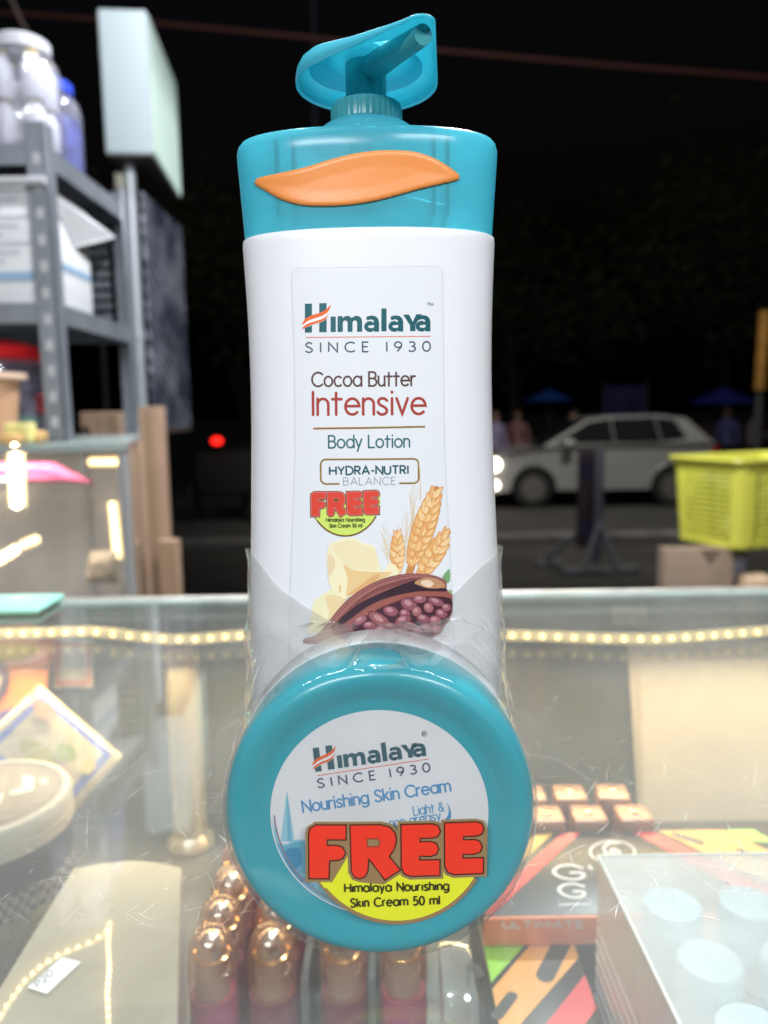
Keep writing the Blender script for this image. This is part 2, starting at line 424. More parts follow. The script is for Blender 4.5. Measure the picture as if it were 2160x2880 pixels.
# orange crest
q = .4822; cr = smoothpts([(640+q*x, q*y) for x, y in [(158, 1068), (180, 1038), (300, 1010), (450, 976), (600, 930), (750, 894), (880, 878), (1000, 877), (1100, 887), (1200, 920), (1280, 965), (1340, 1010),
     (1353, 1030), (1340, 1050), (1250, 1072), (1100, 1108), (950, 1150), (800, 1183), (650, 1200), (500, 1202), (400, 1190), (300, 1158), (220, 1112), (172, 1085)]], 4, True)
cv, cf = fill(cr, 6, 7)
segs = [(Vector(a), Vector(b)) for a, b in zip(cr, cr[1:]+cr[:1])]
def edge_d(p):
    p = Vector(p); best = 1e9
    for a, b in segs:
        t = max(0, min(1, (p-a).dot(b-a)/max(1e-9, (b-a).length_squared))); best = min(best, (p-a-(b-a)*t).length)
    return best
cmap = surf_map(CAPP, 0, .001)
bm = bmesh.new(); top = []; 
for p in cv:
    d = edge_d(p); top.append(bm.verts.new(cmap(p[0], p[1], .40+.36*math.sqrt(min(1, d/7)) - .20*min(1, max(0, d-7)/36))))
for f in cf: bm.faces.new([top[i] for i in f])
be = [e for e in bm.edges if len(e.link_faces) == 1]
ex = bmesh.ops.extrude_edge_only(bm, edges=be)
for v in [g for g in ex['geom'] if isinstance(g, bmesh.types.BMVert)]: v.co.y += .0012
finish('crest', bm, m_orange, bottle, angle=60)

# pump: dome, collar, stem, head shell, nozzle
bm = bmesh.new(); lathe(bm, [(.0150, .2008), (.0142, .2028), (.0125, .2045), (.0108, .2056), (.0096, .2060), (.0050, .2062)], (XC, YC, 0), seg=64, cap0=False)
finish('pump_dome', bm, m_teal_clear, bottle, angle=60)
bm = bmesh.new(); loops = []
for r, z in ((.0090, .2058), (.0094, .2062), (.0094, .2100), (.0091, .2109), (.0080, .2112), (.0052, .2112)):
    loops.append([Vector((XC+(r+(.00012*math.cos(i*math.pi/2) if .2061 < z < .2101 else 0))*math.cos(2*math.pi*i/144), YC+(r+(.00012*math.cos(i*math.pi/2) if .2061 < z < .2101 else 0))*math.sin(2*math.pi*i/144), z)) for i in range(144)])
rings(bm, loops, False, False); finish('pump_collar', bm, m_teal_dark, bottle, angle=35)
bm = bmesh.new(); lathe(bm, [(.0053, .2105), (.0054, .216), (.0054, .2235)], (XC, YC, 0), seg=40, cap0=False); finish('pump_stem', bm, m_teal_dark, bottle)
HC = Vector((XC+.0002, YC+.0015)); HT = Vector((V(1186, 60, .1835).x, .1850))
ax = (HT-HC).normalized(); sx = Vector((-ax.y, ax.x)); HR, TR = .0188, .0031; L = (HT-HC).length; ca = math.acos((HR-TR)/L)
outl = [HC+ax*(HR*math.cos(t))+sx*(HR*math.sin(t)) for t in [ca+(2*math.pi-2*ca)*k/44 for k in range(45)]]
outl += [HT+ax*(TR*math.cos(t))+sx*(TR*math.sin(t)) for t in [-ca+2*ca*k/10 for k in range(11)]]
outl = [Vector(p) for p in resample([tuple(p) for p in outl], .0016)]
HM = HC+ax*(L*.22)
bm = bmesh.new()
prof = [(.962, .2170), (1.0, .2167), (1.004, .2180), (.985, .2200), (.93, .2218), (.82, .2234), (.62, .2247), (.35, .2255), (.1, .2258)]
def hl(s, z):
    return [Vector((HM.x+(p.x-HM.x)*s, HM.y+(p.y-HM.y)*s, .2170+(z-.2170)*(1-.78*min(1, max(0, (p-HC).dot(ax))/L)))) for p in outl]
rings(bm, [hl(s, z) for s, z in [(.55, .2232), (.80, .2217), (.91, .2202), (.955, .2184)]+prof], cap0=False)
finish('pump_head', bm, m_teal_clear, bottle, angle=60)
bm = bmesh.new(); lathe(bm, [(.0054, .2214), (.0138, .2207), (.0150, .2204), (.0150, .2210)], (XC, YC+.001, 0), seg=48, cap0=False, cap1=False); finish('spring_plate', bm, m_teal_clear, bottle)
nt_ = V(1190, 97, .1860)
bm = bmesh.new(); st = Vector((XC, YC, .2195))
pts = [st, st.lerp(nt_, .25)+Vector((0, 0, .0002)), st.lerp(nt_, .55)+Vector((0, 0, .0003)), st.lerp(nt_, .8), nt_]
tube(bm, pts, [.0033, .0032, .0029, .0025, .00225], 24, caps=False)
d = (nt_-pts[-2]).normalized()
tube(bm, [nt_, nt_-d*.0002, nt_-d*.0006], [.00218, .0018, .0017], 24)
finish('nozzle', bm, m_teal_dark, bottle, angle=50)

# front label with its print
Z1 = lambda x, y: (660+.4702*x, 640+.4702*y)          # measured on enlargements of the label
Z2 = lambda x, y: (680+.4581*x, 1250+.4581*y)
Z7 = lambda x, y: (840+.2773*x, 1330+.2773*y)
bmap = surf_map(BODY)
P = Print(bmap)
lab = [Z1(340, 300), Z1(345, 265), Z1(365, 245), Z1(395, 240), Z1(1200, 232), Z1(1228, 238), Z1(1242, 256), Z1(1244, 290), Z2(1245, 60), Z2(1285, 800), (1276, 1760), (1283, 1900), (1283, 2100), (812, 2100), (812, 1900), Z2(298, 880), Z2(312, 500), Z1(362, 1350), Z1(358, 800)]
tri = fill(lab, 12, 18); P.mats.append(m_label)
vs = [P.bm.verts.new(bmap(p[0], p[1], 0)) for p in tri[0]]
for g in tri[1]: P.bm.faces.new([vs[i] for i in g])
edge = stroke([[p for p in lab]+[lab[0]]], 1.0); P.add(edge, (202, 207, 215), 1)
GREEN, ORG, SLATE = (22, 92, 100), (238, 104, 38), (66, 88, 104)
def wordmark(P, xf, layer, xh0, green=GREEN):
    """bold wordmark; xf maps unit wordmark coordinates (x 0..757, y up, x-height 95) to pixels"""
    def bar(x0, y0, x1, y1): P.add(fill([xf(x0, y0), xf(x1, y0), xf(x1, y1), xf(x0, y1)], 14, 30), green, layer)
    def st(lines, w): P.add(stroke([[xf(*p) for p in l] for l in lines], w*xh0, False, 6), green, layer)
    def poly(pts): P.add(fill([xf(*p) for p in pts], 14, 30), green, layer)
    bar(4, -3, 46, 172); bar(90, -1, 134, 175)
    bar(158, 0, 189, 93)                                              # dotless i
    poly([(200, 0), (231, 0), (231, 56), (236, 66), (246, 70), (257, 64), (260, 52), (260, 0), (289, 0), (289, 54), (294, 66), (304, 70), (314, 65), (317, 54), (317, 0), (347, 0), (347, 60), (343, 80), (330, 93), (312, 97), (297, 93), (285, 83), (274, 93), (258, 97), (244, 94), (230, 84), (230, 95), (200, 95)])
    def aa(x):
        st([arc(x+36, 31, 25, 21, 70, 290, 10)], 24)
        poly([(x+58, 0), (x+88, 0), (x+88, 58), (x+82, 80), (x+66, 94), (x+44, 98), (x+22, 94), (x+11, 88), (x+17, 68), (x+34, 74), (x+48, 73), (x+57, 66), (x+58, 56)])
        poly([(x+36, 38), (x+60, 42), (x+60, 60), (x+36, 54)]); poly([(x+36, -2), (x+50, 2), (x+60, 12), (x+60, 26), (x+46, 20), (x+36, 20)])
    aa(360); bar(462, 2, 493, 140); aa(505)
    poly([(592, 102), (628, 102), (650, 58), (671, 103), (705, 104), (666, 40), (666, 2), (634, 2), (634, 38)]); aa(668)
    g2 = layer+1
    def band(pts, rgb, ly): P.add(fill([xf(*p) for p in smoothpts(pts, 4, True)], 10, 30), rgb, ly)
    band([(-16, 30), (0, 66), (30, 88), (80, 104), (125, 128), (158, 163), (150, 118), (118, 88), (70, 70), (25, 52)], (250, 246, 244), g2)
    band([(-12, 43), (4, 78), (40, 100), (92, 116), (130, 136), (158, 164), (146, 126), (112, 100), (66, 84), (22, 68)], ORG, g2+1)
    band([(-12, 18), (10, 46), (48, 64), (100, 82), (132, 98), (150, 122), (134, 82), (104, 60), (60, 46), (20, 32)], (250, 246, 244), g2)
    band([(-11, 18), (8, 44), (46, 60), (100, 76), (130, 94), (146, 114), (130, 80), (104, 62), (62, 50), (20, 34)], ORG, g2+1)
def xf1(x, y): return Z1(416+x*.9987, 625-y*.985-x*.0066)
wordmark(P, xf1, 2, .46)
P.add(stroke([[Z1(425, 657), Z1(1172, 650)]], 2.0, False), (232, 110, 70), 2)
P.add(text('SINCE', *(Z1(424, 0)[0], Z1(800, 0)[0]), Z1(0, 746)[1], Z1(0, 742)[1], 27, 4.0, track=.62, rnd=False), SLATE, 2)
P.add(text('1930', *(Z1(908, 0)[0], Z1(1170, 0)[0]), Z1(0, 741)[1], Z1(0, 739)[1], 27, 4.0, track=.55, rnd=False), SLATE, 2)
P.add(text('TM', *(Z1(1153, 0)[0], Z1(1188, 0)[0]), Z1(0, 467)[1], Z1(0, 467)[1], 7.5, 1.6, rnd=False), SLATE, 2)
P.add(text('Cocoa Butter', Z1(463, 0)[0], Z1(1080, 0)[0], Z1(0, 950)[1], Z1(0, 945)[1], 39, 5.2, track=.15), (92, 66, 62), 2)
P.add(text('Intensive', Z1(465, 0)[0], Z1(1142, 0)[0], Z1(0, 1120)[1], Z1(0, 1115)[1], 64, 7.6, track=.17), (172, 66, 56), 2)
GOLD = (146, 118, 52)
P.add(stroke([[Z1(470, 1202), Z1(800, 1198)]], 5, False), (158, 104, 48), 2); P.add(stroke([[Z1(800, 1198), Z1(1140, 1191)]], 5, False), GOLD, 2)
P.add(text('Body Lotion', Z1(563, 0)[0], Z1(1046, 0)[0], Z1(0, 1318)[1], Z1(0, 1313)[1], 34, 4.4, track=.16), (44, 104, 112), 2)
bx = arc(515, 215, 28, 28, 90, 180)[::1]
frame = [Z2(600, 242), Z2(520, 243)]+[Z2(485+30+30*math.cos(R(a)), 212+30*math.sin(R(a))) for a in (90, 112, 135, 158, 180)]+[Z2(484, 130)]+[Z2(515+30*math.cos(R(a)), 122+30*math.sin(R(a))) for a in (180, 202, 225, 248, 270)]
frame += [Z2(800, 91)]+[Z2(1055+30*math.cos(R(a)), 118+30*math.sin(R(a))) for a in (270, 292, 315, 338, 360)]+[Z2(1086, 180)]+[Z2(1056+30*math.cos(R(a)), 208+30*math.sin(R(a))) for a in (0, 22, 45, 68, 90)]+[Z2(966, 238)]
P.add(stroke([frame], 4.8, False, 8), GOLD, 2)
P.add(text('HYDRA-NUTRI', Z2(540, 0)[0], Z2(1022, 0)[0], Z2(0, 186)[1], Z2(0, 180)[1], 22.5, 4.6, track=.2, rnd=False), (30, 88, 98), 2)
P.add(text('BALANCE', Z2(625, 0)[0], Z2(944, 0)[0], Z2(0, 250)[1], Z2(0, 246)[1], 21, 2.2, track=.24, rnd=False), (158, 158, 170), 2)
# FREE roundel artwork: unit letters measured on the big sticker
F_ = [(285, 1025), (283, 760), (290, 725), (325, 703), (507, 703), (505, 787), (390, 787), (390, 828), (452, 828), (485, 838), (503, 870), (485, 903), (452, 914), (405, 914), (401, 1026)]
R_ = [(537, 703), (720, 701), (775, 715), (808, 750), (815, 792), (803, 845), (770, 893), (838, 975), (748, 1032), (668, 925), (645, 900), (640, 985), (622, 1015), (592, 1026), (562, 1016), (545, 985)]
R_h = [(642, 788), (705, 786), (716, 808), (705, 829), (642, 830)]
E_ = [(850, 700), (1040, 696), (1072, 706), (1085, 738), (1072, 766), (1040, 776), (960, 778), (960, 806), (1030, 804), (1062, 816), (1075, 848), (1062, 876), (1030, 888), (957, 888), (957, 918), (1082, 916), (1082, 1006), (905, 1011), (868, 996), (852, 960)]
E2 = [(x+267, y-10-(x-850)*.012) for x, y in E_]
def free_art(P, xf, s, layer, tan, black, red, yellow, wt):
    arcp = [(350, 1050), (375, 1085)]+[(820+562*math.cos(R(a)), 725+562*math.sin(R(a))) for a in range(140, 34, -6)]+[(1290, 1030), (1375, 860), (1375, 740), (1200, 730), (600, 760)]
    P.add(stroke([[xf(820+572*math.cos(R(a)), 725+572*math.sin(R(a))) for a in range(146, 30, -6)]], wt*s, False, 6), tan, layer)
    P.add(fill([xf(*p) for p in arcp], 10, 16), yellow, layer+1)
    for li, L_ in enumerate((F_, R_, E_, E2)):
        pl = [xf(*p) for p in L_]
        P.add(cdt([q for q in quads(pl, 48*s, True, 5)]+[pl]+[disc2(p, 24*s, 10) for p in pl]), tan, layer+2+.15*li)
        P.add(cdt([q for q in quads(pl, 17*s, True, 5)]+[pl]+[disc2(p, 8.5*s, 8) for p in pl]), black, layer+3+.15*li)
        P.add(fill([xf(*p) for p in L_], 6, 10), red, layer+4+.15*li)
    P.add(fill([xf(*p) for p in R_h], 6, 10), tan, layer+6); P.add(stroke([[xf(*p) for p in R_h+R_h[:1]]], 8*s, True, 5), black, layer+5)
    # notch strokes
kf = 430/1110.0
def xfS(x, y): return Z2(636+(x-822)*kf, 366+(y-862)*kf*1.16)
free_art(P, xfS, kf*.4581*.95, 2, (124, 88, 40), (232, 140, 150), (226, 76, 60), (214, 232, 112), 30)
P.add(text('Himalaya Nourishing', Z2(520, 0)[0], Z2(755, 0)[0], Z2(0, 474)[1], Z2(0, 472)[1], 10.5, 1.7, track=.2, space=.5, rnd=False), (44, 60, 26), 9)
P.add(text('Skin Cream 50 ml', Z2(538, 0)[0], Z2(738, 0)[0], Z2(0, 510)[1], Z2(0, 508)[1], 10.5, 1.7, track=.2, space=.5, rnd=False), (44, 60, 26), 9)
# printed picture: wheat ears, butter, cocoa pod
def poly7(pts, rgb, layer, sm=0):
    pts = smoothpts(pts, sm, True) if sm else pts
    P.add(fill([Z7(min(x, 1560 if y > 1200 else 1530+max(0, (y-560))*.05), y) for x, y in pts], 8, 20), rgb, layer)
rw = random.Random(3)
def ear(x0, y0, x1, y1, wid, n, layer):
    a = Vector((x0, y0)); b = Vector((x1, y1)); t = (b-a).normalized(); s = Vector((-t.y, t.x)); Lh = (b-a).length
    for k in range(26):
        f = rw.uniform(.05, .9); p = a+t*(Lh*f)+s*(wid*.4*rw.choice((-1, 1))); e = p+t*(Lh*rw.uniform(.3, .55))+s*((p-a-t*(Lh*f)).dot(s)*rw.uniform(.5, 1.2))
        if e.x < 1540: P.add(stroke([[Z7(*p), Z7(*e)]], .9, False), (236, 206, 160), layer)
    P.add(stroke([[Z7(*(a-t*Lh*.18)), Z7(*b)]], wid*.07, True), (206, 142, 84), layer)
    ly = 0
    for k in range(n):
        f = k/(n-1)
        for sd in (-1, 1, 0):
            if sd == 0 and k % 2: continue
            g = math.sin(math.pi*(.18+.72*f))
            c = a+t*(Lh*(f*.93+(.03 if sd == 1 else 0)))+s*(sd*wid*.23*g)
            d = (t+s*(sd*.42)).normalized(); e = Vector((-d.y, d.x)); gl, gw = Lh/n*1.15, wid*.135*(.6+.6*g)
            if c.x > 1512: continue
            sh = lambda m, o=0: [tuple(c+d*(gl*u)+e*(gw*w+o)) for u, w in ((-.9*m, 0), (-.4*m, .9*m), (.2*m, .8*m), (1.0*m, .05), (.3*m, -.8*m), (-.4*m, -.9*m))]
            poly7(sh(1.12), (224, 158, 98), layer+1+.3*k+.08*(sd+1), 2); poly7(sh(.88), rw.choice([(244, 198, 138), (240, 186, 120), (248, 208, 150), (236, 176, 110)]), layer+1.15+.3*k+.08*(sd+1), 2)
            poly7([tuple(c+d*(gl*u)+e*(gw*w)) for u, w in ((-.6, .2), (-.2, .5), (.5, .25), (-.1, .15))], (250, 218, 170), layer+1.22+.3*k+.08*(sd+1), 2)
ear(1005, 985, 1000, 610, 190, 7, 2); ear(1250, 1030, 1510, 600, 255, 7, 2); ear(1165, 880, 1395, 170, 300, 10, 3)
poly7([(130, 1450), (150, 1310), (240, 1240), (330, 1180), (430, 1250), (480, 1280), (400, 1400), (330, 1490), (230, 1600), (85, 1620)], (240, 232, 190), 7, 3)
poly7([(268, 1265), (330, 1235), (430, 1260), (480, 1280), (360, 1440), (300, 1500), (310, 1400)], (238, 212, 164), 8, 3)
poly7([(300, 760), (330, 715), (420, 680), (500, 660), (590, 670), (660, 718), (760, 740), (790, 810), (835, 985), (880, 985), (930, 905), (1025, 1020), (880, 1090), (700, 1170), (560, 1240), (470, 1275), (420, 1250), (330, 1170), (298, 1050), (288, 860)], (248, 236, 196), 9, 3)
poly7([(330, 745), (430, 700), (560, 690), (650, 740), (760, 770), (800, 960), (700, 985), (540, 960), (440, 900), (380, 820)], (244, 228, 184), 10, 3)
poly7([(455, 935), (560, 985), (700, 1002), (830, 1005), (950, 1010), (780, 1110), (660, 1170), (560, 1225), (482, 1245), (500, 1080)], (238, 202, 146), 11, 3)
poly7([(640, 1130), (760, 1040), (830, 1030), (760, 1110), (560, 1225), (500, 1235)], (228, 176, 120), 12, 2)
poly7([(300, 830), (350, 850), (370, 930), (340, 1010), (305, 1040)], (240, 214, 172), 12, 3); poly7([(410, 1150), (425, 1130), (430, 1210), (415, 1215)], (232, 190, 130), 12)
poly7([(1460, 1055), (1500, 1000), (1530, 975), (1532, 1090), (1500, 1112)], (122, 168, 110), 12, 2); poly7([(1520, 1180), (1556, 1190), (1556, 1270)], (150, 184, 128), 12)
pod = [(50, 1725), (60, 1680), (180, 1640), (300, 1510), (420, 1360), (560, 1230), (760, 1110), (950, 1045), (1150, 1018), (1350, 1035), (1460, 1072), (1500, 1112), (1500, 1180), (1555, 1260), (1560, 1420), (1480, 1560), (1340, 1690), (1100, 1800), (700, 1800), (200, 1740)]
poly7(pod, (148, 92, 90), 13, 3)
poly7([(330, 1500), (440, 1380), (570, 1255), (760, 1140), (950, 1075), (1150, 1045), (1340, 1055), (1440, 1080), (1300, 1075), (1140, 1085), (950, 1140), (760, 1235), (590, 1345), (450, 1480), (360, 1560)], (168, 106, 92), 14, 3)
for k in range(11):
    o = k*9
    P.add(stroke([[Z7(x, y) for x, y in smoothpts([(240+o*1.3, 1600-o*.4), (420+o, 1385+o*.3), (570+o*.8, 1245+o*.55), (760+o*.6, 1125+o*.75), (950+o*.4, 1060+o*.8), (1150, 1032+o*.55), (1350-o, 1050+o*.25)], 5)]], rw.uniform(1.0, 2.0), False, 8), rw.choice([(112, 62, 66), (186, 128, 118), (96, 54, 58), (160, 96, 100)]), 15+.2*k)
poly7([(400, 1510), (500, 1410), (640, 1310), (900, 1190), (1120, 1105), (1200, 1095), (1320, 1150), (1490, 1175), (1480, 1200), (1200, 1200), (900, 1265), (700, 1355), (540, 1470), (440, 1540)], (62, 42, 52), 18, 3)
poly7([(1175, 1110), (1280, 1062), (1400, 1075), (1478, 1125), (1470, 1165), (1320, 1170), (1220, 1140)], (196, 146, 108), 19, 3); poly7([(1240, 1105), (1310, 1085), (1370, 1120), (1330, 1160), (1260, 1140)], (236, 208, 182), 20, 3)
poly7([(520, 1530), (690, 1385), (900, 1275), (1200, 1205), (1540, 1220), (1552, 1300), (1200, 1250), (940, 1320), (740, 1420), (600, 1540)], (158, 92, 82), 19, 3)
poly7([(540, 1560), (720, 1430), (930, 1330), (1200, 1258), (1540, 1270), (1550, 1400), (1470, 1540), (1330, 1660), (1100, 1700), (700, 1700)], (72, 42, 52), 20, 3)
beans = [(820, 1490, 118, 52, 32), (935, 1405, 74, 46, 15), (1120, 1335, 84, 54, 25), (1230, 1285, 68, 36, 0), (1395, 1310, 84, 36, 20), (1320, 1370, 52, 44, 50), (1080, 1430, 55, 42, 20), (1060, 1500, 80, 46, -20), (1200, 1410, 48, 46, 60), (1265, 1480, 66, 38, 15), (720, 1550, 62, 36, 0), (625, 1500, 72, 34, -28), (1130, 1555, 66, 36, 10), (1450, 1430, 60, 42, 20), (1385, 1500, 62, 46, 0), (1300, 1580, 66, 42, 20), (1210, 1600, 60, 40, 0), (930, 1560, 60, 36, 10), (1030, 1620, 80, 40, 0), (830, 1600, 70, 36, 0), (1500, 1370, 46, 36, 0), (1400, 1590, 50, 40, 0)]
for i, (x, y, a, b, r) in enumerate(beans):
    a, b = a*1.18, b*1.22
    c, s = math.cos(R(r)), math.sin(R(r)); el = lambda m, ox, oy: [(x+ox+a*m*math.cos(t*.5236)*c-b*m*math.sin(t*.5236)*s, y+oy+a*m*math.cos(t*.5236)*s+b*m*math.sin(t*.5236)*c) for t in range(12)]
    poly7(el(1, 0, 0), (96, 52, 62), 21+.3*i); poly7(el(.86, -3, -5), rw.choice([(156, 96, 106), (146, 88, 98), (164, 104, 108), (150, 90, 92)]), 21.1+.3*i); poly7(el(.42, -12, -16), (190, 138, 142), 21.2+.3*i)
finish('label', P.bm, P.mats, bottle, smooth='keep')

# ------------------------------------------------------------------ the small jar shrink-wrapped to it
JX, JZ, JY = -0.0021, 0.0371, 0.1688
jar = thing('cream_jar', (JX, .185, 0), 'small round jar of skin cream with teal lid, strapped on edge to the bottle front', 'cream jar')
m_lid = pr('teal_lid', (.022, .385, .47), .28, coat=.3, bump=.01, bscale=400, sss=.05)
bm = bmesh.new()
lathe(bm, [(.0345, .0188), (.0362, .0184), (.0366, .0170), (.0369, .0100), (.0368, .0050), (.0363, .0024), (.0353, .0009), (.0340, .0002), (.0328, 0), (.0314, .0003), (.0293, .0010), (.0284, .0015), (.0272, .0017), (.0150, .0017), (.0050, .0017)], (JX, JY, JZ), 'Y', 128)
finish('lid', bm, m_lid, jar, angle=60)
m_jar = pr('jar_white', (.74, .78, .80), .3, sss=.1)
bm = bmesh.new(); lathe(bm, [(.0345, .0186), (.0366, .0190), (.0368, .0200), (.0368, .0285), (.0362, .0296), (.0340, .0298)], (JX, JY, JZ), 'Y', 96); finish('body', bm, m_jar, jar, angle=60)
Z6 = lambda x, y: (740+.4581*x, 2000+.4581*y)
def jmap(px, py, layer): return V(px, py, JY+.0015-.00003*layer)
P = Print(jmap); lc = (1067, 2291); P.mats.append(m_label)
a0 = V(lc[0], lc[1], JY+.0015); LR = .0257
def clipj(p):
    w = V(p[0], p[1], JY+.0015)-a0
    if w.length <= LR-.0003: return p
    w = a0+w*((LR-.0003)/w.length); e = ROT.transposed() @ (w-CAM); return (1080+FPX*e.x/-e.z, 1440-FPX*e.y/-e.z)
vs = [P.bm.verts.new(a0+Vector((LR*math.cos(k*math.pi/48), 0, LR*math.sin(k*math.pi/48)))) for k in range(96)]; P.bm.faces.new(vs)
def pj(pts, rgb, layer, sm=3): P.add(fill([clipj(Z6(*p)) for p in (smoothpts(pts, sm, True) if sm else pts)], 10, 30), rgb, layer)
pj([(45, 640), (75, 730), (120, 815), (200, 790), (270, 790), (380, 800), (500, 900), (520, 1000), (560, 1290), (440, 1300), (300, 1160), (150, 1000), (50, 830)], (150, 198, 220), 1)
pj([(60, 800), (130, 830), (210, 800), (270, 830), (300, 1060), (420, 1080), (500, 1210), (440, 1230), (300, 1130), (150, 960)], (98, 172, 200), 2)
pj([(130, 860), (220, 840), (240, 930), (200, 980), (260, 1040), (220, 1050), (150, 940)], (60, 140, 178), 3); pj([(300, 1080), (420, 1090), (480, 1180), (380, 1160)], (122, 190, 208), 3)
pj([(146, 490), (160, 580), (192, 800), (108, 800), (128, 640)], (150, 204, 220), 4, 0); pj([(146, 500), (158, 600), (176, 800), (150, 800)], (112, 180, 206), 5, 0); pj([(70, 660), (90, 740), (104, 800), (66, 780)], (140, 196, 214), 4, 0)
P.add(stroke([[clipj(Z6(*p)) for p in smoothpts([(68, 640), (80, 720), (120, 850), (200, 980), (320, 1100), (470, 1185)], 5)]], 4, False), (150, 128, 142), 6)
th = math.atan2(-97, 680); ct, sn = math.cos(th), math.sin(th)
def xfj(x, y):
    X, Y = x*.915, -y*.84; return Z6(318+X*ct-Y*sn+ (y*.015), 371+X*sn+Y*ct)
wordmark(P, xfj, 6, .40, (44, 92, 104))
P.add(stroke([[Z6(333, 396), Z6(1018, 293)]], 2.0, False), (226, 110, 84), 6)
P.add(text('SINCE', *(Z6(338, 0)[0], Z6(690, 0)[0]), Z6(0, 471)[1], Z6(0, 419)[1], 24.5, 3.8, track=.62, rnd=False), (54, 68, 98), 6)
P.add(text('1930', *(Z6(782, 0)[0], Z6(1026, 0)[0]), Z6(0, 407)[1], Z6(0, 370)[1], 24.5, 3.8, track=.55, rnd=False), (54, 68, 98), 6)
P.add(stroke([arc(*Z6(990, 138), 7, 7, 0, 360)], 1.2, False, 3), (54, 68, 98), 6); P.add(text('R', Z6(982, 0)[0], Z6(998, 0)[0], Z6(0, 149)[1], Z6(0, 147)[1], 8.5, 1.3, rnd=False), (54, 68, 98), 6)
P.add(text('Nourishing Skin Cream', Z6(247, 0)[0], Z6(1152, 0)[0], Z6(0, 622)[1], Z6(0, 490)[1], 32, 4.6, track=.16), (64, 146, 200), 6)
P.add(text('Light &', Z6(927, 0)[0], Z6(1112, 0)[0], Z6(0, 640)[1], Z6(0, 612)[1], 25, 2.9, track=.16), (84, 158, 204), 6)
P.add(text('non greasy', Z6(782, 0)[0], Z6(1092, 0)[0], Z6(0, 714)[1], Z6(0, 668)[1], 25, 2.9, track=.16), (84, 158, 204), 6)
pj([(1128, 562), (1148, 600), (1154, 640), (1146, 665), (1116, 668), (1136, 640), (1140, 600)], (70, 150, 200), 6, 2)
finish('label', P.bm, P.mats, jar, smooth=False)

# ------------------------------------------------------------------ clear shrink film round both, with the promotion sticker on it
m_film = sheet_glass('shrink_film', tint=(.955, .955, .95), haze=.11, hazecol=(.56, .55, .53), rough=.045, ior=1.55, hscale=60, hvar=.35, bump=.95, bscale=42, stretch=(1, 1, .45))
TOPC = [(690, 1560), (706, 1537), (735, 1580), (780, 1640), (860, 1700), (930, 1738), (1000, 1765), (1050, 1757), (1085, 1746), (1130, 1758), (1160, 1765), (1220, 1715), (1280, 1660), (1350, 1590), (1402, 1536), (1416, 1560)]
TOP = [(lambda p: (p.x, p.z))(bmap(x, y, 0)) for x, y in TOPC]
def ztop(x):
    if x <= TOP[0][0]: return TOP[0][1]
    for (x0, z0), (x1, z1) in zip(TOP, TOP[1:]):
        if x <= x1: return z0+(z1-z0)*(x-x0)/(x1-x0)
    return TOP[-1][1]
def hull(pts):
    pts = sorted(pts); lo, up = [], []
    cr_ = lambda o, a, b: (a[0]-o[0])*(b[1]-o[1])-(a[1]-o[1])*(b[0]-o[0])
    for p in pts:
        while len(lo) > 1 and cr_(lo[-2], lo[-1], p) <= 0: lo.pop()
        lo.append(p)
    for p in reversed(pts):
        while len(up) > 1 and cr_(up[-2], up[-1], p) <= 0: up.pop()
        up.append(p)
    return lo[:-1]+up[:-1]
FC = (XC, .2030); NT, NZ = 200, 84
def film_r(z):
    a, b = interp(BODY, z); pts = [(p.x, p.y) for p in sloop(z, a+.0005, b+.0005, 96)]
    w2 = .0373**2-(z-JZ)**2
    if w2 > 0:
        w = math.sqrt(w2); pts += [(JX-w, JY+.002), (JX+w, JY+.002), (JX-w, JY+.03), (JX+w, JY+.03), (JX-w*.97, JY-.0003), (JX+w*.97, JY-.0003)]
    h = hull(pts); out = []
    for i in range(NT):
        t = 2*math.pi*i/NT; d = (math.cos(t), math.sin(t)); best = .03
        for p, q_ in zip(h, h[1:]+h[:1]):
            ex_, ey = q_[0]-p[0], q_[1]-p[1]; den = d[0]*ey-d[1]*ex_
            if abs(den) < 1e-12: continue
            px_, py_ = p[0]-FC[0], p[1]-FC[1]; s_ = (px_*ey-py_*ex_)/den; u = (px_*d[1]-py_*d[0])/den
            if s_ > 0 and -1e-6 <= u <= 1+1e-6: best = s_
        out.append(best)
    return out
zs = [.0006+(.0962-.0006)*k/NZ for k in range(NZ+1)]; RR = [film_r(z) for z in zs]
bm = bmesh.new(); grid = []
def film_at(zz, i):
    kk = (zz-.0006)/(.0962-.0006)*NZ; ki = max(0, min(NZ-1, int(kk))); return RR[ki][i]+(RR[ki+1][i]-RR[ki][i])*(kk-ki)
ZTC = []
for i in range(NT):
    t = 2*math.pi*i/NT; c, s = math.cos(t), math.sin(t); zt = .085
    for _ in range(12): zt += .5*((ztop(FC[0]+c*film_at(zt, i)) if s < .35 else .092)-zt)
    ZTC.append(zt)
for k, z in enumerate(zs):
    row = []
    for i in range(NT):
        t = 2*math.pi*i/NT; c, s = math.cos(t), math.sin(t); zt = ZTC[i]
        zz = .0006+(zt-.0006)*k/NZ
        kk = (zz-.0006)/(.0962-.0006)*NZ; ki = min(NZ-1, int(kk)); r = RR[ki][i]+(RR[ki+1][i]-RR[ki][i])*(kk-ki)
        side = min(1, max(0, abs(c)-.72)/.2)
        nz_ = noise.noise(Vector((c*9, s*9, zz*90)))*.5+.5; n2 = noise.noise(Vector((c*26+4, s*26, zz*40)))*.5+.5; n3 = noise.noise(Vector((c*4+8, s*4, zz*30+3)))*.5+.5
        r += (.00008*nz_)+side*(.0012*nz_*n3+.0012*n2*n3)
        if zz > .06: r += side*.0008*max(0, math.sin((zz-.060)/.030*math.pi*2.2))**2
        row.append(bm.verts.new((FC[0]+c*r, FC[1]+s*r, zz)))
    grid.append(row)
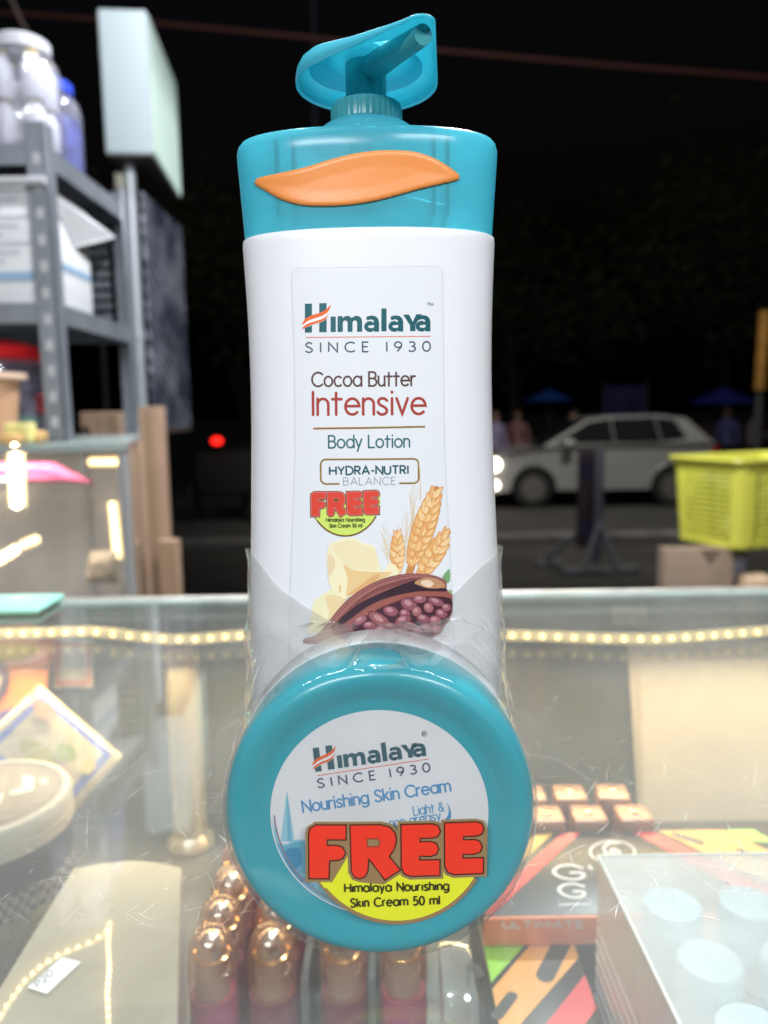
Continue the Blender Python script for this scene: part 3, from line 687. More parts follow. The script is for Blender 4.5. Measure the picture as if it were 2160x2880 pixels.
for a, b in zip(grid, grid[1:]):
    for i in range(NT): f = bm.faces.new((a[i], a[(i+1) % NT], b[(i+1) % NT], b[i])); f.material_index = 1 if (f.calc_center_median().z > .045 and f.calc_center_median().y > .1885) else 0
m_film2 = sheet_glass('loose_film', tint=(.95, .95, .945), haze=.24, hazecol=(.74, .73, .71), rough=.05, ior=1.5, hscale=60, hvar=.25, bump=.5, bscale=60, stretch=(1, 1, .45))
film = finish('shrink_wrap', bm, [m_film, m_film2], smooth=True, angle=80)
tag(film, 'clear wrinkled shrink film holding the small jar against the foot of the bottle', 'shrink wrap')
def smap(px, py, layer): return V(px, py, JY-.0006-.00004*layer)
P = Print(smap)
free_art(P, Z6, .4581, 0, (150, 122, 84), (58, 26, 18), (236, 60, 40), (226, 228, 50), 26)
P.add(text('Himalaya Nourishing', Z6(502, 0)[0], Z6(1140, 0)[0], Z6(0, 1112)[1], Z6(0, 1098)[1], 23.5, 4.7, track=.2, space=.5, rnd=False), (44, 38, 14), 8)
P.add(text('Skin Cream 50 ml', Z6(538, 0)[0], Z6(1084, 0)[0], Z6(0, 1204)[1], Z6(0, 1186)[1], 23.5, 4.7, track=.2, space=.5, rnd=False), (44, 38, 14), 8)
finish('promotion_sticker', P.bm, P.mats, film, smooth=False)

# ------------------------------------------------------------------ the glass counter the bottle stands on
FARY, SHELFZ = .532, -.165
case = thing('display_counter', (0, .3, 0), 'glass topped display counter with scratched top, warm strip lights and a pale shelf inside', 'display counter')
m_top = sheet_glass('scratched_glass_top', tint=(.93, .955, .94), haze=.11, hazecol=(.78, .77, .73), rough=.015, hscale=9, hvar=.45)
m_front = sheet_glass('cloudy_front_glass', tint=(.80, .84, .81), haze=.36, hazecol=(.40, .40, .36), rough=.05, hscale=7, hvar=.35)
m_edge = pr('polished_glass_edge', (.42, .52, .50), .15, var=.3, vscale=30, coat=.3)
m_trim = pr('aluminium_trim', (.62, .58, .50), .35, metal=.6, var=.2, vscale=50)
m_shelf = pr('dark_counter_shelf', (.115, .115, .12), .4, var=.35, vscale=18, bump=.02)
m_scr = sheet_glass('scratch_line', tint=(.95, .95, .95), haze=.48, hazecol=(.8, .78, .72), rough=.3, hscale=300, hvar=.8)
bm = bmesh.new(); box(bm, (-1.1, .10, -.006), (1.1, FARY-.003, 0)); finish('glass_top', bm, m_top, case, smooth=False)
bm = bmesh.new()          # the scratches worn into the top
rs = random.Random(11)
for k in range(560):
    cx = rs.gauss(0, .085); cy = .18+abs(rs.gauss(0, .07)); a = rs.choice((rs.gauss(.9, .35), rs.gauss(2.4, .5), rs.uniform(0, 3.14))); ln = rs.expovariate(1/.007)+.0015; w = rs.uniform(.00003, .00010)*(2 if rs.random() < .06 else 1)
    p0 = Vector((cx, cy)); cv_ = rs.gauss(0, .12); prev = None; z = .00025+k*1e-6
    for i in range(5):
        t = i/4; aa_ = a+cv_*t; p = p0+Vector((math.cos(aa_), math.sin(aa_)))*ln*t; n = Vector((-math.sin(aa_), math.cos(aa_)))*w*(1-.8*abs(2*t-1)); cur = (bm.verts.new((p.x+n.x, p.y+n.y, z)), bm.verts.new((p.x-n.x, p.y-n.y, z)))
        if prev: bm.faces.new((prev[0], prev[1], cur[1], cur[0]))
        prev = cur
for k in range(60):       # specks of dirt
    cx = rs.gauss(0, .09); cy = .17+abs(rs.gauss(0, .08)); r = rs.uniform(.0001, .00035)
    bm.faces.new([bm.verts.new((cx+r*math.cos(i)*rs.uniform(.6, 1.2), cy+r*math.sin(i)*rs.uniform(.6, 1.2), .0009+k*1e-6)) for i in range(6)]).material_index = 1
finish('scratches', bm, [m_scr, pr('speck', (.16, .10, .06), .8)], case, smooth=False)['kind'] = 'stuff'
bm = bmesh.new(); rbox(bm, (-1.1, FARY-.0028, -.0065), (1.1, FARY+.0012, .0008), .0006, 2); finish('glass_edge', bm, m_edge, case)
bm = bmesh.new(); rbox(bm, (-1.1, FARY+.0014, -.006), (1.1, FARY+.005, .0026), .0008, 2); finish('edge_trim', bm, m_trim, case)
bm = bmesh.new(); box(bm, (-1.1, FARY-.009, SHELFZ+.001), (1.1, FARY-.005, -.0068)); finish('front_glass', bm, m_front, case, smooth=False)
bm = bmesh.new(); rbox(bm, (-1.1, .06, SHELFZ-.018), (1.1, FARY-.002, SHELFZ), .002, 2); finish('shelf', bm, m_shelf, case)
bm = bmesh.new(); rbox(bm, (-1.1, .06, -1.50), (1.1, FARY-.004, SHELFZ-.02), .003, 2); finish('cabinet', bm, pr('cabinet_board', (.25, .22, .19), .6, var=.2), case)
# chromed post with its black clamp
pp = V(521, 2050, .499)
post = thing('chrome_post', (pp.x, .499, SHELFZ), 'upright chromed tube under the glass with a black round clamp on top', 'post')
m_chrome = pr('chrome', (.80, .74, .62), .34, metal=.75, bump=.03, bscale=60)
bm = bmesh.new(); lathe(bm, [(.0115, SHELFZ+.001), (.0115, -.016)], (pp.x, .499, 0), seg=40); finish('tube', bm, m_chrome, post)
bm = bmesh.new(); lathe(bm, [(.016, SHELFZ+.0008), (.016, SHELFZ+.004), (.0122, SHELFZ+.009), (.0117, SHELFZ+.010)], (pp.x, .499, 0), seg=40, cap1=False); finish('foot', bm, m_chrome, post)
bm = bmesh.new(); lathe(bm, [(.0126, -.020), (.0150, -.017), (.0158, -.0072), (.0150, -.0064)], (pp.x, .499, 0), seg=40); finish('clamp', bm, pr('black_rubber', (.015, .015, .016), .3), post)

# ------------------------------------------------------------------ strip lights
m_led = glow('warm_led', (1.0, .74, .28), 6.5); m_ribbon = glow('lit_ribbon', (1.0, .80, .44), .58); m_led2 = glow('bright_led', (1.0, .86, .60), 30.0)
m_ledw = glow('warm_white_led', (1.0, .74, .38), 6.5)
def led_run(name, pts, n, r, label, rib=None, mat=None, nrm=(0, -1, 0), group=None, power=0.0, tgt=None, ribmat=None):
    """a ribbon along pts with n little lamps on its face"""
    pts = [Vector(p) for p in pts]; t = thing(name, pts[len(pts)//2], label, 'strip light', group); nv = Vector(nrm).normalized()
    d = [0]
    for a, b in zip(pts, pts[1:]): d.append(d[-1]+(b-a).length)
    def at(s):
        s = max(0, min(d[-1], s))
        for k in range(len(pts)-1):
            if s <= d[k+1]+1e-9: return pts[k].lerp(pts[k+1], (s-d[k])/max(1e-9, d[k+1]-d[k]))
        return pts[-1]
    rib = rib or r*1.7; bm = bmesh.new(); loops = []
    for k in range(len(pts)):
        tg = (pts[min(k+1, len(pts)-1)]-pts[max(k-1, 0)]).normalized(); sd = tg.cross(nv).normalized()
        loops.append([pts[k]+sd*rib, pts[k]+sd*rib-nv*.0012, pts[k]-sd*rib-nv*.0012, pts[k]-sd*rib])
    rings(bm, loops); finish('ribbon', bm, ribmat or m_ribbon, t, smooth=False)
    me = None
    for k in range(n):
        p = at(d[-1]*(k+.5+.22*math.sin(k*12.9898))/n)
        if me is None:
            bm = bmesh.new(); bmesh.ops.create_uvsphere(bm, u_segments=8, v_segments=5, radius=r)
            o = finish('led', bm, mat or m_led, None); me = o.data
        else:
            o = bpy.data.objects.new('led', me); COL.objects.link(o)
        o.location = p+nv*(r*.4); o.parent = t; o.matrix_parent_inverse = t.matrix_basis.inverted()
    return t
cor = [V(-260, 1792, .480), V(0, 1783, .480), V(140, 1780, .480), V(250, 1776, .480), V(350, 1786, .480), V(480, 1799, .480), V(560, 1797, .480), V(640, 1790, .480), V(720, 1786, .480), V(1060, 1790, .480), V(1400, 1786, .480), V(1550, 1790, .480), V(1700, 1796, .480), V(1850, 1797, .480), V(1960, 1790, .480), V(2160, 1775, .480), V(2420, 1762, .480)]
led_run('strip_light', cor, 62, .0017, 'sagging string of warm yellow strip lights along the far edge under the counter glass', rib=.0033)
lamp('strip_light_glow', 'AREA', (0, .474, -.030), 2.1, (1.0, .72, .36), target=(0, .44, -.165), size=(1.0, .01))

# ------------------------------------------------------------------ lipsticks standing in clear holders under the glass
m_copshell = sheet_glass('copper_clear_cap', tint=(1.0, .91, .84), haze=.22, hazecol=(1.0, .46, .24), rough=.08, ior=1.6, hscale=90)
m_silver = pr('bright_silver', (.92, .90, .92), .24, metal=1.0); m_goldring = pr('gold_ring', (.95, .62, .28), .18, metal=1.0)
m_brown = pr('smoky_tube', (.55, .38, .34), .25, coat=.4); m_magenta = pr('magenta_base', (.44, .02, .13), .3, coat=.3); m_plum = pr('plum_base', (.24, .035, .06), .3, coat=.3); m_cork = pr('copper_base', (.62, .30, .19), .3, metal=.5)
lx = [-.0759, -.0505, -.0205, .0046]; ly = [.2985, .3180, .3400, .3650, .390]
def lipstick(base):
    t = thing('lipstick', (0, 0, 0), 'x', 'lipstick', 'copper capped lipsticks standing in rows under the glass')
    bm = bmesh.new(); lathe(bm, [(.0098, 0), (.0100, .002), (.0100, .0500), (.0094, .0510)], seg=28); finish('base', bm, base, t)
    bm = bmesh.new(); lathe(bm, [(.0074, .0512), (.0074, .0606), (.0068, .0608), (.0067, .0668)], seg=24); finish('tube', bm, m_brown, t)
    bm = bmesh.new(); lathe(bm, [(.0067, .0669), (.0077, .0671), (.0077, .0684), (.0068, .0688)], seg=28); finish('collar', bm, m_goldring, t)
    bm = bmesh.new(); lathe(bm, [(.0066, .0689), (.0066, .0712), (.0061, .0738), (.0050, .0759), (.0034, .0772), (.0016, .0778), (.0005, .0779)], seg=28); finish('bullet_tip', bm, m_silver, t)
    bm = bmesh.new(); lathe(bm, [(.0104, .0515), (.0104, .0600), (.0102, .0660), (.0096, .0710), (.0085, .0752), (.0067, .0782), (.0042, .0798), (.0010, .0803)], seg=32, cap0=False); finish('cap', bm, m_copshell, t)
    return t
LIPS = {m_magenta: lipstick(m_magenta), m_plum: lipstick(m_plum)}
used = set()
cn = ['left end column', 'second column from the left', 'third column from the left', 'right end column']; rn = ['nearest row', 'second row', 'third row', 'fourth row', 'farthest row']
for i, x in enumerate(lx):
    for j, y in enumerate(ly):
        b = m_magenta if (i+j) % 3 == 0 else m_plum; base = ('magenta' if b is m_magenta else 'plum')
        lab_ = 'copper capped lipstick with %s base, %s of the %s' % (base, rn[j], cn[i])
        if b not in used: o = LIPS[b]; o.location = (x, y, SHELFZ+.0015); o['label'] = lab_; used.add(b)
        else: copy_thing(LIPS[b], (x+rs.gauss(0, .0005), y, SHELFZ+.0015), lab_, rotz=rs.uniform(0, 6))
m_acr = sheet_glass('acrylic', tint=(.95, .97, .97), haze=.16, hazecol=(.85, .86, .88), rough=.05, hscale=60, hvar=.6)
stand = thing('lipstick_holder', (-.03, .34, SHELFZ), 'clear acrylic holder with pale upright dividers between the columns of lipsticks', 'holder')
for x in (-.0355, -.0080): 
    bm = bmesh.new(); rbox(bm, (x-.0016, .286, SHELFZ+.0012), (x+.0016, .400, SHELFZ+.066), .0004, 1); finish('divider', bm, m_acr, stand)
bm = bmesh.new(); rbox(bm, (.0200, .262, SHELFZ+.0012), (.0330, .300, SHELFZ+.074), .001, 2); finish('end_block', bm, m_acr, stand)
bm = bmesh.new(); rbox(bm, (-.088, .285, SHELFZ+.0002), (.033, .402, SHELFZ+.0011), .0002, 1); finish('base', bm, m_acr, stand)
# square copper compacts behind the palette
m_rose = pr('rose_copper', (.46, .24, .155), .34, metal=.35, bump=.05, bscale=200)
sq0 = thing('square_lipstick', (0, 0, 0), 'x', 'lipstick', 'square copper lipsticks standing behind the palettes')
bm = bmesh.new(); rbox(bm, (-.0082, -.0082, 0), (.0082, .0082, .050), .0012, 2); finish('base', bm, pr('deep_copper', (.35, .11, .07), .3, metal=.5), sq0)
bm = bmesh.new(); rbox(bm, (-.0088, -.0088, .0502), (.0088, .0088, .080), .0016, 3); finish('cap', bm, m_rose, sq0)
bm = bmesh.new(); lathe(bm, [(.0026, .0795), (.0026, .0808), (.0020, .0811)], seg=20); finish('stud', bm, m_goldring, sq0)
first = True
for j, (y, row) in enumerate(((.411, 'far row'), (.388, 'near row'))):
    for i, px in enumerate((1490, 1602, 1722)):
        x = V(px, 2240, .411).x+(.0045*j)
        l_ = 'square rose copper lipstick, %s, %s of three, behind the black palette' % (row, ('left', 'middle', 'right')[i])
        if first: sq0.location = (x, y, SHELFZ+.0005); sq0['label'] = l_; first = False
        else: copy_thing(sq0, (x, y, SHELFZ+.0005), l_, rotz=rs.gauss(0, .1))

# ------------------------------------------------------------------ make-up palettes in a stack
Z8 = lambda x, y: (1300+.5184*x, 2080+.5184*y)
def palette(name, lo, hi, label, side):
    t = thing(name, ((lo[0]+hi[0])/2, (lo[1]+hi[1])/2, lo[2]), label, 'make-up palette', 'striped make-up palettes in a stack')
    bm = bmesh.new(); rbox(bm, lo, hi, .0012, 2); finish('case', bm, side, t); return t
m_dark = pr('palette_black', (.03, .028, .03), .35); m_tang = pr('palette_orange_edge', (.83, .23, .09), .4)
UZ, LZ = -.0895, -.1030
def clipbox(pts, x0, x1, y0, y1, Z):
    out = [VZ(*p, Z) for p in pts]; poly = [(p.x, p.y) for p in out]
    for ax_, lim, sg in ((0, x0, 1), (0, x1, -1), (1, y0, 1), (1, y1, -1)):
        res = []
        for a, b in zip(poly, poly[1:]+poly[:1]):
            ia, ib = sg*(a[ax_]-lim) >= 0, sg*(b[ax_]-lim) >= 0
            if ia: res.append(a)
            if ia != ib:
                t = (lim-a[ax_])/(b[ax_]-a[ax_]); res.append((a[0]+(b[0]-a[0])*t, a[1]+(b[1]-a[1])*t))
        poly = res
        if len(poly) < 3: return None
    return poly
def print_top(t, Z, ext, shapes, lines=(), tx=()):
    bmx = bmesh.new(); mats = []
    def put(tri, rgb, layer):
        m = ink(rgb); mats.append(m) if m not in mats else None; mi = mats.index(m)
        vs = [bmx.verts.new((p[0], p[1], Z+.0002+.00006*layer)) for p in tri[0]]
        for g in tri[1]:
            try: bmx.faces.new([vs[i] for i in g]).material_index = mi
            except ValueError: pass
    for rgb, ly, pts in shapes:
        p = clipbox([Z8(*q_) for q_ in pts], *ext, Z)
        if p: put(cdt([p]), rgb, ly)
    for rgb, ly, w, pts in lines:
        put(stroke([[(lambda v: (v.x*1000, v.y*1000))(VZ(*Z8(*q_), Z)) for q_ in pts]], w, True, 3), rgb, ly) if False else put((lambda tr: ([(a/1000, b/1000) for a, b in tr[0]], tr[1]))(stroke([[(lambda v: (v.x*1000, v.y*1000))(VZ(*Z8(*q_), Z)) for q_ in pts]], w, True, 3)), rgb, ly)
    finish('cover_print', bmx, mats, t, smooth=False)
XL, XR = .0410, .200
YU0, YU1 = VZ(1340, 2578, UZ).y, VZ(1640, 2338, UZ).y
up_ = palette('makeup_palette', (XL, YU0, UZ-.0128), (XR, YU1, UZ), 'black palette with red bands and white ring emblem, on top of the stack', m_dark)
WH, RED, YEL, LIME = (226, 222, 226), (206, 40, 48), (226, 170, 66), (150, 206, 60)
ringpts = [(815+122*math.cos(R(a)), 612+58*math.sin(R(a))) for a in range(0, 361, 15)]
print_top(up_, UZ, (XL+.001, XR-.001, YU0+.001, YU1-.001), [
    (RED, 1, [(540, 512), (640, 508), (150, 965), (20, 985)]), (YEL, 1, [(395, 520), (492, 510), (60, 900), (20, 900), (20, 830)]), (LIME, 1, [(200, 520), (350, 515), (40, 760), (10, 700)]),
    (RED, 1, [(925, 505), (1035, 500), (2000, 965), (1770, 965)]), (YEL, 1, [(1060, 498), (1390, 480), (2300, 900), (2000, 940)]), (LIME, 1, [(1400, 478), (1545, 470), (1700, 560), (1560, 556)])],
    [(WH, 2, 1.1, ringpts), (WH, 2, 1.3, [(850, 568), (800, 562), (765, 590), (780, 622), (830, 620), (832, 596), (806, 596)]), (WH, 2, 1.2, [(800, 660), (808, 606), (850, 604), (858, 630), (822, 634), (862, 660)]),
     (WH, 2, 1.6, smoothpts([(650, 700), (590, 684), (520, 694), (498, 725), (540, 752), (610, 762), (655, 748), (650, 726), (590, 726)], 4)), (WH, 2, 1.6, smoothpts([(660, 800), (605, 786), (545, 795), (525, 822), (560, 850), (620, 860), (660, 848), (655, 828), (605, 828)], 4)),
     (WH, 2, 1.6, [(690, 690), (700, 705)]), (WH, 2, 1.0, [(530, 900), (700, 896)]), ((40, 36, 36), 2, 5.0, [(1160, 520), (1290, 560)]), ((40, 36, 36), 2, 3.0, [(1500, 600), (1650, 655)])])
bm = bmesh.new(); rbox(bm, (XL-.0005, YU0-.0022, UZ-.0128), (XR, YU0-.0002, UZ+.0004), .0008, 2); ed = finish('front_edge', bm, m_tang, up_)
P = Print(lambda px, py, layer: V(px, py, YU0-.0025-.00004*layer))
P.add(text('ULTIMATE', Z8(222, 0)[0], Z8(655, 0)[0], Z8(0, 1024)[1], Z8(0, 1020)[1], 18, 5.0, track=.2, rnd=False), WH, 1); finish('lettering', P.bm, P.mats, ed, smooth=False)
lo_ = palette('makeup_palette', (XL-.001, .205, LZ-.0128), (.0815, .352, LZ), 'black palette with slotted orange and lime stripes, second in the stack', m_dark)
print_top(lo_, LZ, (XL, .0805, .206, .340), [
    (LIME, 1, [(40, 1080), (372, 1080), (70, 1420), (20, 1420)]), ((232, 156, 70), 1, [(395, 1085), (720, 1085), (270, 1600), (20, 1600), (60, 1478)]), ((214, 40, 46), 1, [(760, 1160), (760, 1420), (600, 1640), (380, 1640)])],
    [((40, 36, 36), 3, 7.6, [(555, 1080), (450, 1285)]), ((40, 36, 36), 3, 4.6, [(270, 1395), (190, 1500)]), ((40, 36, 36), 3, 6.0, [(60, 1240), (85, 1270)])])
pbox = thing('makeup_palette', (.12, .33, SHELFZ), 'dark closed palette box at the bottom of the palette stack', 'make-up palette', 'striped make-up palettes in a stack')
bm = bmesh.new(); rbox(bm, (XL+.001, .300, SHELFZ+.0005), (XR-.002, YU1-.001, LZ-.0132), .0015, 2); finish('case', bm, m_dark, pbox)

# ------------------------------------------------------------------ clear box of small bottles at the right
m_clear = sheet_glass('clear_box_plastic', tint=(.97, .97, .97), haze=.23, hazecol=(.98, .94, .94), rough=.42, hscale=30, hvar=.5, bump=.15, bscale=120)
m_rim = pr('clear_box_edge', (.80, .80, .76), .25)
bx0, bx1, by0, by1, bz1 = .0846, .192, .175, .2905, -.050
cb = thing('clear_plastic_box', ((bx0+bx1)/2, (by0+by1)/2, SHELFZ), 'clear hazy plastic box standing over the small bottles with pale blue caps', 'plastic box')
bm = bmesh.new()
for lo, hi in (((bx0, by0, SHELFZ+.001), (bx0+.0008, by1, bz1)), ((bx1-.0008, by0, SHELFZ+.001), (bx1, by1, bz1)), ((bx0+.001, by1-.0008, SHELFZ+.001), (bx1-.001, by1, bz1))): box(bm, lo, hi)
for k in range(12):   # ridges added for the grid lines reflected in the side
    z = bz1-.030-k*.006; box(bm, (bx0-.0007, by0, z), (bx0-.0001, by1-.001, z+.0006))
finish('walls', bm, m_clear, cb, smooth=False)
bm = bmesh.new(); box(bm, (bx0, by0, bz1+.0003), (bx1, by1, bz1+.0011)); finish('lid', bm, m_clear, cb, smooth=False)
bm = bmesh.new(); box(bm, (bx0+.001, by0+.001, SHELFZ+.0002), (bx1-.001, by1-.001, SHELFZ+.0005)); finish('added_liner', bm, pr('added_liner_white', (.86, .80, .80), .6), cb, smooth=False)  # pale sheet added to brighten the box from inside
bm = bmesh.new(); tube(bm, [(bx0, by0, bz1+.0008), (bx0, by1, bz1+.0008)], .0007, 8); tube(bm, [(bx0, by1, bz1+.0008), (bx1, by1, bz1+.0008)], .0006, 8); finish('rim', bm, m_rim, cb)
def dash_mat(name, base, inkc, sx_, sz_):
    m, nt, p, out = new_mat(name); p.inputs['Roughness'].default_value = .35
    tc = N(nt, 'ShaderNodeTexCoord'); mp = N(nt, 'ShaderNodeMapping'); mp.inputs['Scale'].default_value = (sx_, sx_, sz_); nt.links.new(tc.outputs['Object'], mp.inputs[0])
    wv = N(nt, 'ShaderNodeTexWave', bands_direction='Z'); wv.inputs['Scale'].default_value = 1.0; nt.links.new(mp.outputs[0], wv.inputs[0])
    nz = N(nt, 'ShaderNodeTexNoise'); nz.inputs['Scale'].default_value = 1.6; nt.links.new(mp.outputs[0], nz.inputs[0])
    a = N(nt, 'ShaderNodeMath', operation='GREATER_THAN'); a.inputs[1].default_value = .55; nt.links.new(wv.outputs['Fac'], a.inputs[0])
    b = N(nt, 'ShaderNodeMath', operation='GREATER_THAN'); b.inputs[1].default_value = .47; nt.links.new(nz.outputs['Fac'], b.inputs[0])
    c = N(nt, 'ShaderNodeMath', operation='MULTIPLY'); nt.links.new(a.outputs[0], c.inputs[0]); nt.links.new(b.outputs[0], c.inputs[1])
    mx = N(nt, 'ShaderNodeMix', data_type='RGBA'); mx.inputs[6].default_value = (*base, 1); mx.inputs[7].default_value = (*inkc, 1)
    nt.links.new(c.outputs[0], mx.inputs[0]); nt.links.new(mx.outputs[2], p.inputs['Base Color']); return m
m_print = dash_mat('bottle_small_print', (.84, .76, .76), (.34, .28, .34), 900, 260)
m_blue = pr('pale_blue_cap', (.52, .67, .75), .35, bump=.03, bscale=250, coat=.2)
sb = thing('small_bottle', (0, 0, 0), 'x', 'bottle', 'small bottles with pale blue caps inside the clear box')
bm = bmesh.new(); lathe(bm, [(.0090, 0), (.0094, .002), (.0094, .080), (.0085, .084)], seg=32); finish('body', bm, m_print, sb)
bm = bmesh.new(); lathe(bm, [(.0107, .0842), (.0109, .0850), (.0109, .1055), (.0104, .1066), (.0090, .1068)], seg=36); finish('cap', bm, m_blue, sb)
first = True
for j, (y, r_) in enumerate(((.272, 'back row'), (.2415, 'middle row'), (.212, 'front row'))):
    for i, x in enumerate((.1070, .1365, .1660)):
        l_ = 'small printed bottle with pale blue cap, %s, %s, inside the clear box' % (r_, ('left', 'middle', 'right')[i])
        x += (.001, .0025, .003)[j]
        if first: sb.location = (x, y, SHELFZ+.0006); sb['label'] = l_; first = False
        else: copy_thing(sb, (x, y, SHELFZ+.0006), l_, rotz=rs.uniform(0, 6))

# ------------------------------------------------------------------ clear carton with the price tag at the left
m_clear2 = sheet_glass('warm_clear_plastic', tint=(.96, .95, .92), haze=.38, hazecol=(.74, .67, .54), rough=.3, hscale=14, hvar=.45, bump=.2, bscale=60)
cz = -.090; q4 = [(-.1555, .3525), (-.103, .3525), (-.0785, .2526), (-.0700, .215), (-.150, .215), (-.152, .2526)]
ct_ = thing('clear_plastic_carton', (-.115, .30, SHELFZ), 'long clear plastic carton with a white price tag stuck on its lid', 'carton')
bm = bmesh.new(); lid_ = [(-.1555, .3525)]+[(-.1555+.0525*k/8, .3525+.006*math.sin(math.pi*k/8)) for k in range(1, 8)]+q4[1:]
prism(bm, [(x, y, cz) for x, y in lid_], (0, 0, -.0008)); finish('lid', bm, m_clear2, ct_, smooth=False)
bm = bmesh.new()
for a, b in zip(q4, q4[1:]+q4[:1]):
    d = (Vector(b)-Vector(a)).normalized(); n = Vector((-d.y, d.x))*.0006
    prism(bm, [(a[0], a[1], cz-.001), (b[0], b[1], cz-.001), (b[0], b[1], SHELFZ+.001), (a[0], a[1], SHELFZ+.001)], (n.x, n.y, 0))
finish('walls', bm, m_clear2, ct_, smooth=False)
tg = [VZ(78, 2781, cz), VZ(175, 2696, cz), VZ(229, 2709, cz), VZ(132, 2799, cz)]
bm = bmesh.new(); prism(bm, [Vector((p.x, p.y, cz+.0003)) for p in tg], (0, 0, .0003)); pt = finish('price_tag', bm, pr('tag_paper', (.80, .78, .80), .6), ct_, smooth=False)
P = Print(lambda px, py, layer: (lambda p: Vector((p.x, p.y, cz+.0007)))(VZ(px, py, cz)))
P.add(text('P20', 108, 152, 2782, 2743, 17, 3.0, rnd=False), (120, 108, 128), 0); P.add(text('.00', 160, 192, 2738, 2710, 13, 2.2, rnd=False), (176, 168, 182), 0)
finish('price', P.bm, P.mats, pt, smooth=False)
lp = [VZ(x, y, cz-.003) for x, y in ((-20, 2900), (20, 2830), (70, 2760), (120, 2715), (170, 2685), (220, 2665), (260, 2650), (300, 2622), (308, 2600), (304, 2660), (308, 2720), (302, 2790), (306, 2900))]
led_run('strip_light', lp, 30, .0010, 'thin glowing loop added for a strip light reflection in the clear carton lid by the price tag', rib=.0008, nrm=(0, 0, 1), mat=m_ledw)  # glowing loop put in where the lid only mirrors strip lights
# round tub, packets
tx_, ty_ = -.2175, .388
tub = thing('cosmetic_tub', (tx_, ty_, SHELFZ), 'wide round tub with cream screw lid and black band, left under the glass', 'tub')
m_cream = pr('cream_lid', (.52, .45, .34), .45, bump=.02)
bm = bmesh.new(); lathe(bm, [(.0425, -.158), (.0430, -.150), (.0430, -.0880)], (tx_, ty_, 0), seg=64); finish('body', bm, sheet_glass('tub_clear', tint=(.86, .84, .74), haze=.42, hazecol=(.48, .46, .36), hscale=60, hvar=.6), tub)
m, nt, p_, out = new_mat('black_checked_band'); tc = N(nt, 'ShaderNodeTexCoord'); ck = N(nt, 'ShaderNodeTexChecker'); ck.inputs['Scale'].default_value = 260; ck.inputs[1].default_value = (.02, .02, .022, 1); ck.inputs[2].default_value = (.35, .31, .26, 1); nt.links.new(tc.outputs['Object'], ck.inputs[0])
sp = N(nt, 'ShaderNodeSeparateXYZ'); nt.links.new(tc.outputs['Object'], sp.inputs[0]); lt = N(nt, 'ShaderNodeMath', operation='LESS_THAN'); lt.inputs[1].default_value = -.1060; nt.links.new(sp.outputs[2], lt.inputs[0])
mx = N(nt, 'ShaderNodeMix', data_type='RGBA'); mx.inputs[6].default_value = (.022, .022, .024, 1); nt.links.new(lt.outputs[0], mx.inputs[0]); nt.links.new(ck.outputs[0], mx.inputs[7]); nt.links.new(mx.outputs[2], p_.inputs['Base Color']); p_.inputs['Roughness'].default_value = .35
bm = bmesh.new(); lathe(bm, [(.0434, -.1190), (.0436, -.1185), (.0436, -.0885), (.0434, -.0878)], (tx_, ty_, 0), seg=64, cap0=False, cap1=False); finish('band', bm, m, tub)
bm = bmesh.new(); lathe(bm, [(.0440, -.0872), (.0452, -.0866), (.0452, -.0800), (.0444, -.0793), (.0452, -.0786), (.0452, -.0725), (.0440, -.0702), (.0405, -.0698), (.0400, -.0706)], (tx_, ty_, 0), seg=72, cap1=False); finish('lid', bm, m_cream, tub)
P = Print(lambda px, py, layer: (lambda p: Vector((p.x, p.y, -.0705+.0001*layer)))(VZ(px, py, -.0705)))
bm = bmesh.new(); lathe(bm, [(.0001, -.0706), (.0400, -.0706)], (tx_, ty_, 0), seg=64, cap0=False, cap1=False); finish('lid_picture', bm, pr('lid_print', (.06, .045, .045), .4, var=.6, vscale=60), tub)
for rgb, pts in (((200, 60, 66), [(5, 2190), (20, 2165), (26, 2180), (14, 2215)]), ((200, 60, 66), [(42, 2195), (56, 2188), (60, 2215), (46, 2220)]), ((206, 196, 176), [(64, 2178), (98, 2186), (94, 2222), (70, 2228), (30, 2236), (28, 2226), (62, 2216)]), ((196, 180, 150), [(110, 2190), (134, 2186), (136, 2204), (114, 2206)]), ((206, 196, 176), [(-30, 2240), (10, 2232), (0, 2262), (-26, 2262)])):
    P.add(cdt([pts]), rgb, 1)
finish('lid_figures', P.bm, P.mats, tub, smooth=False)
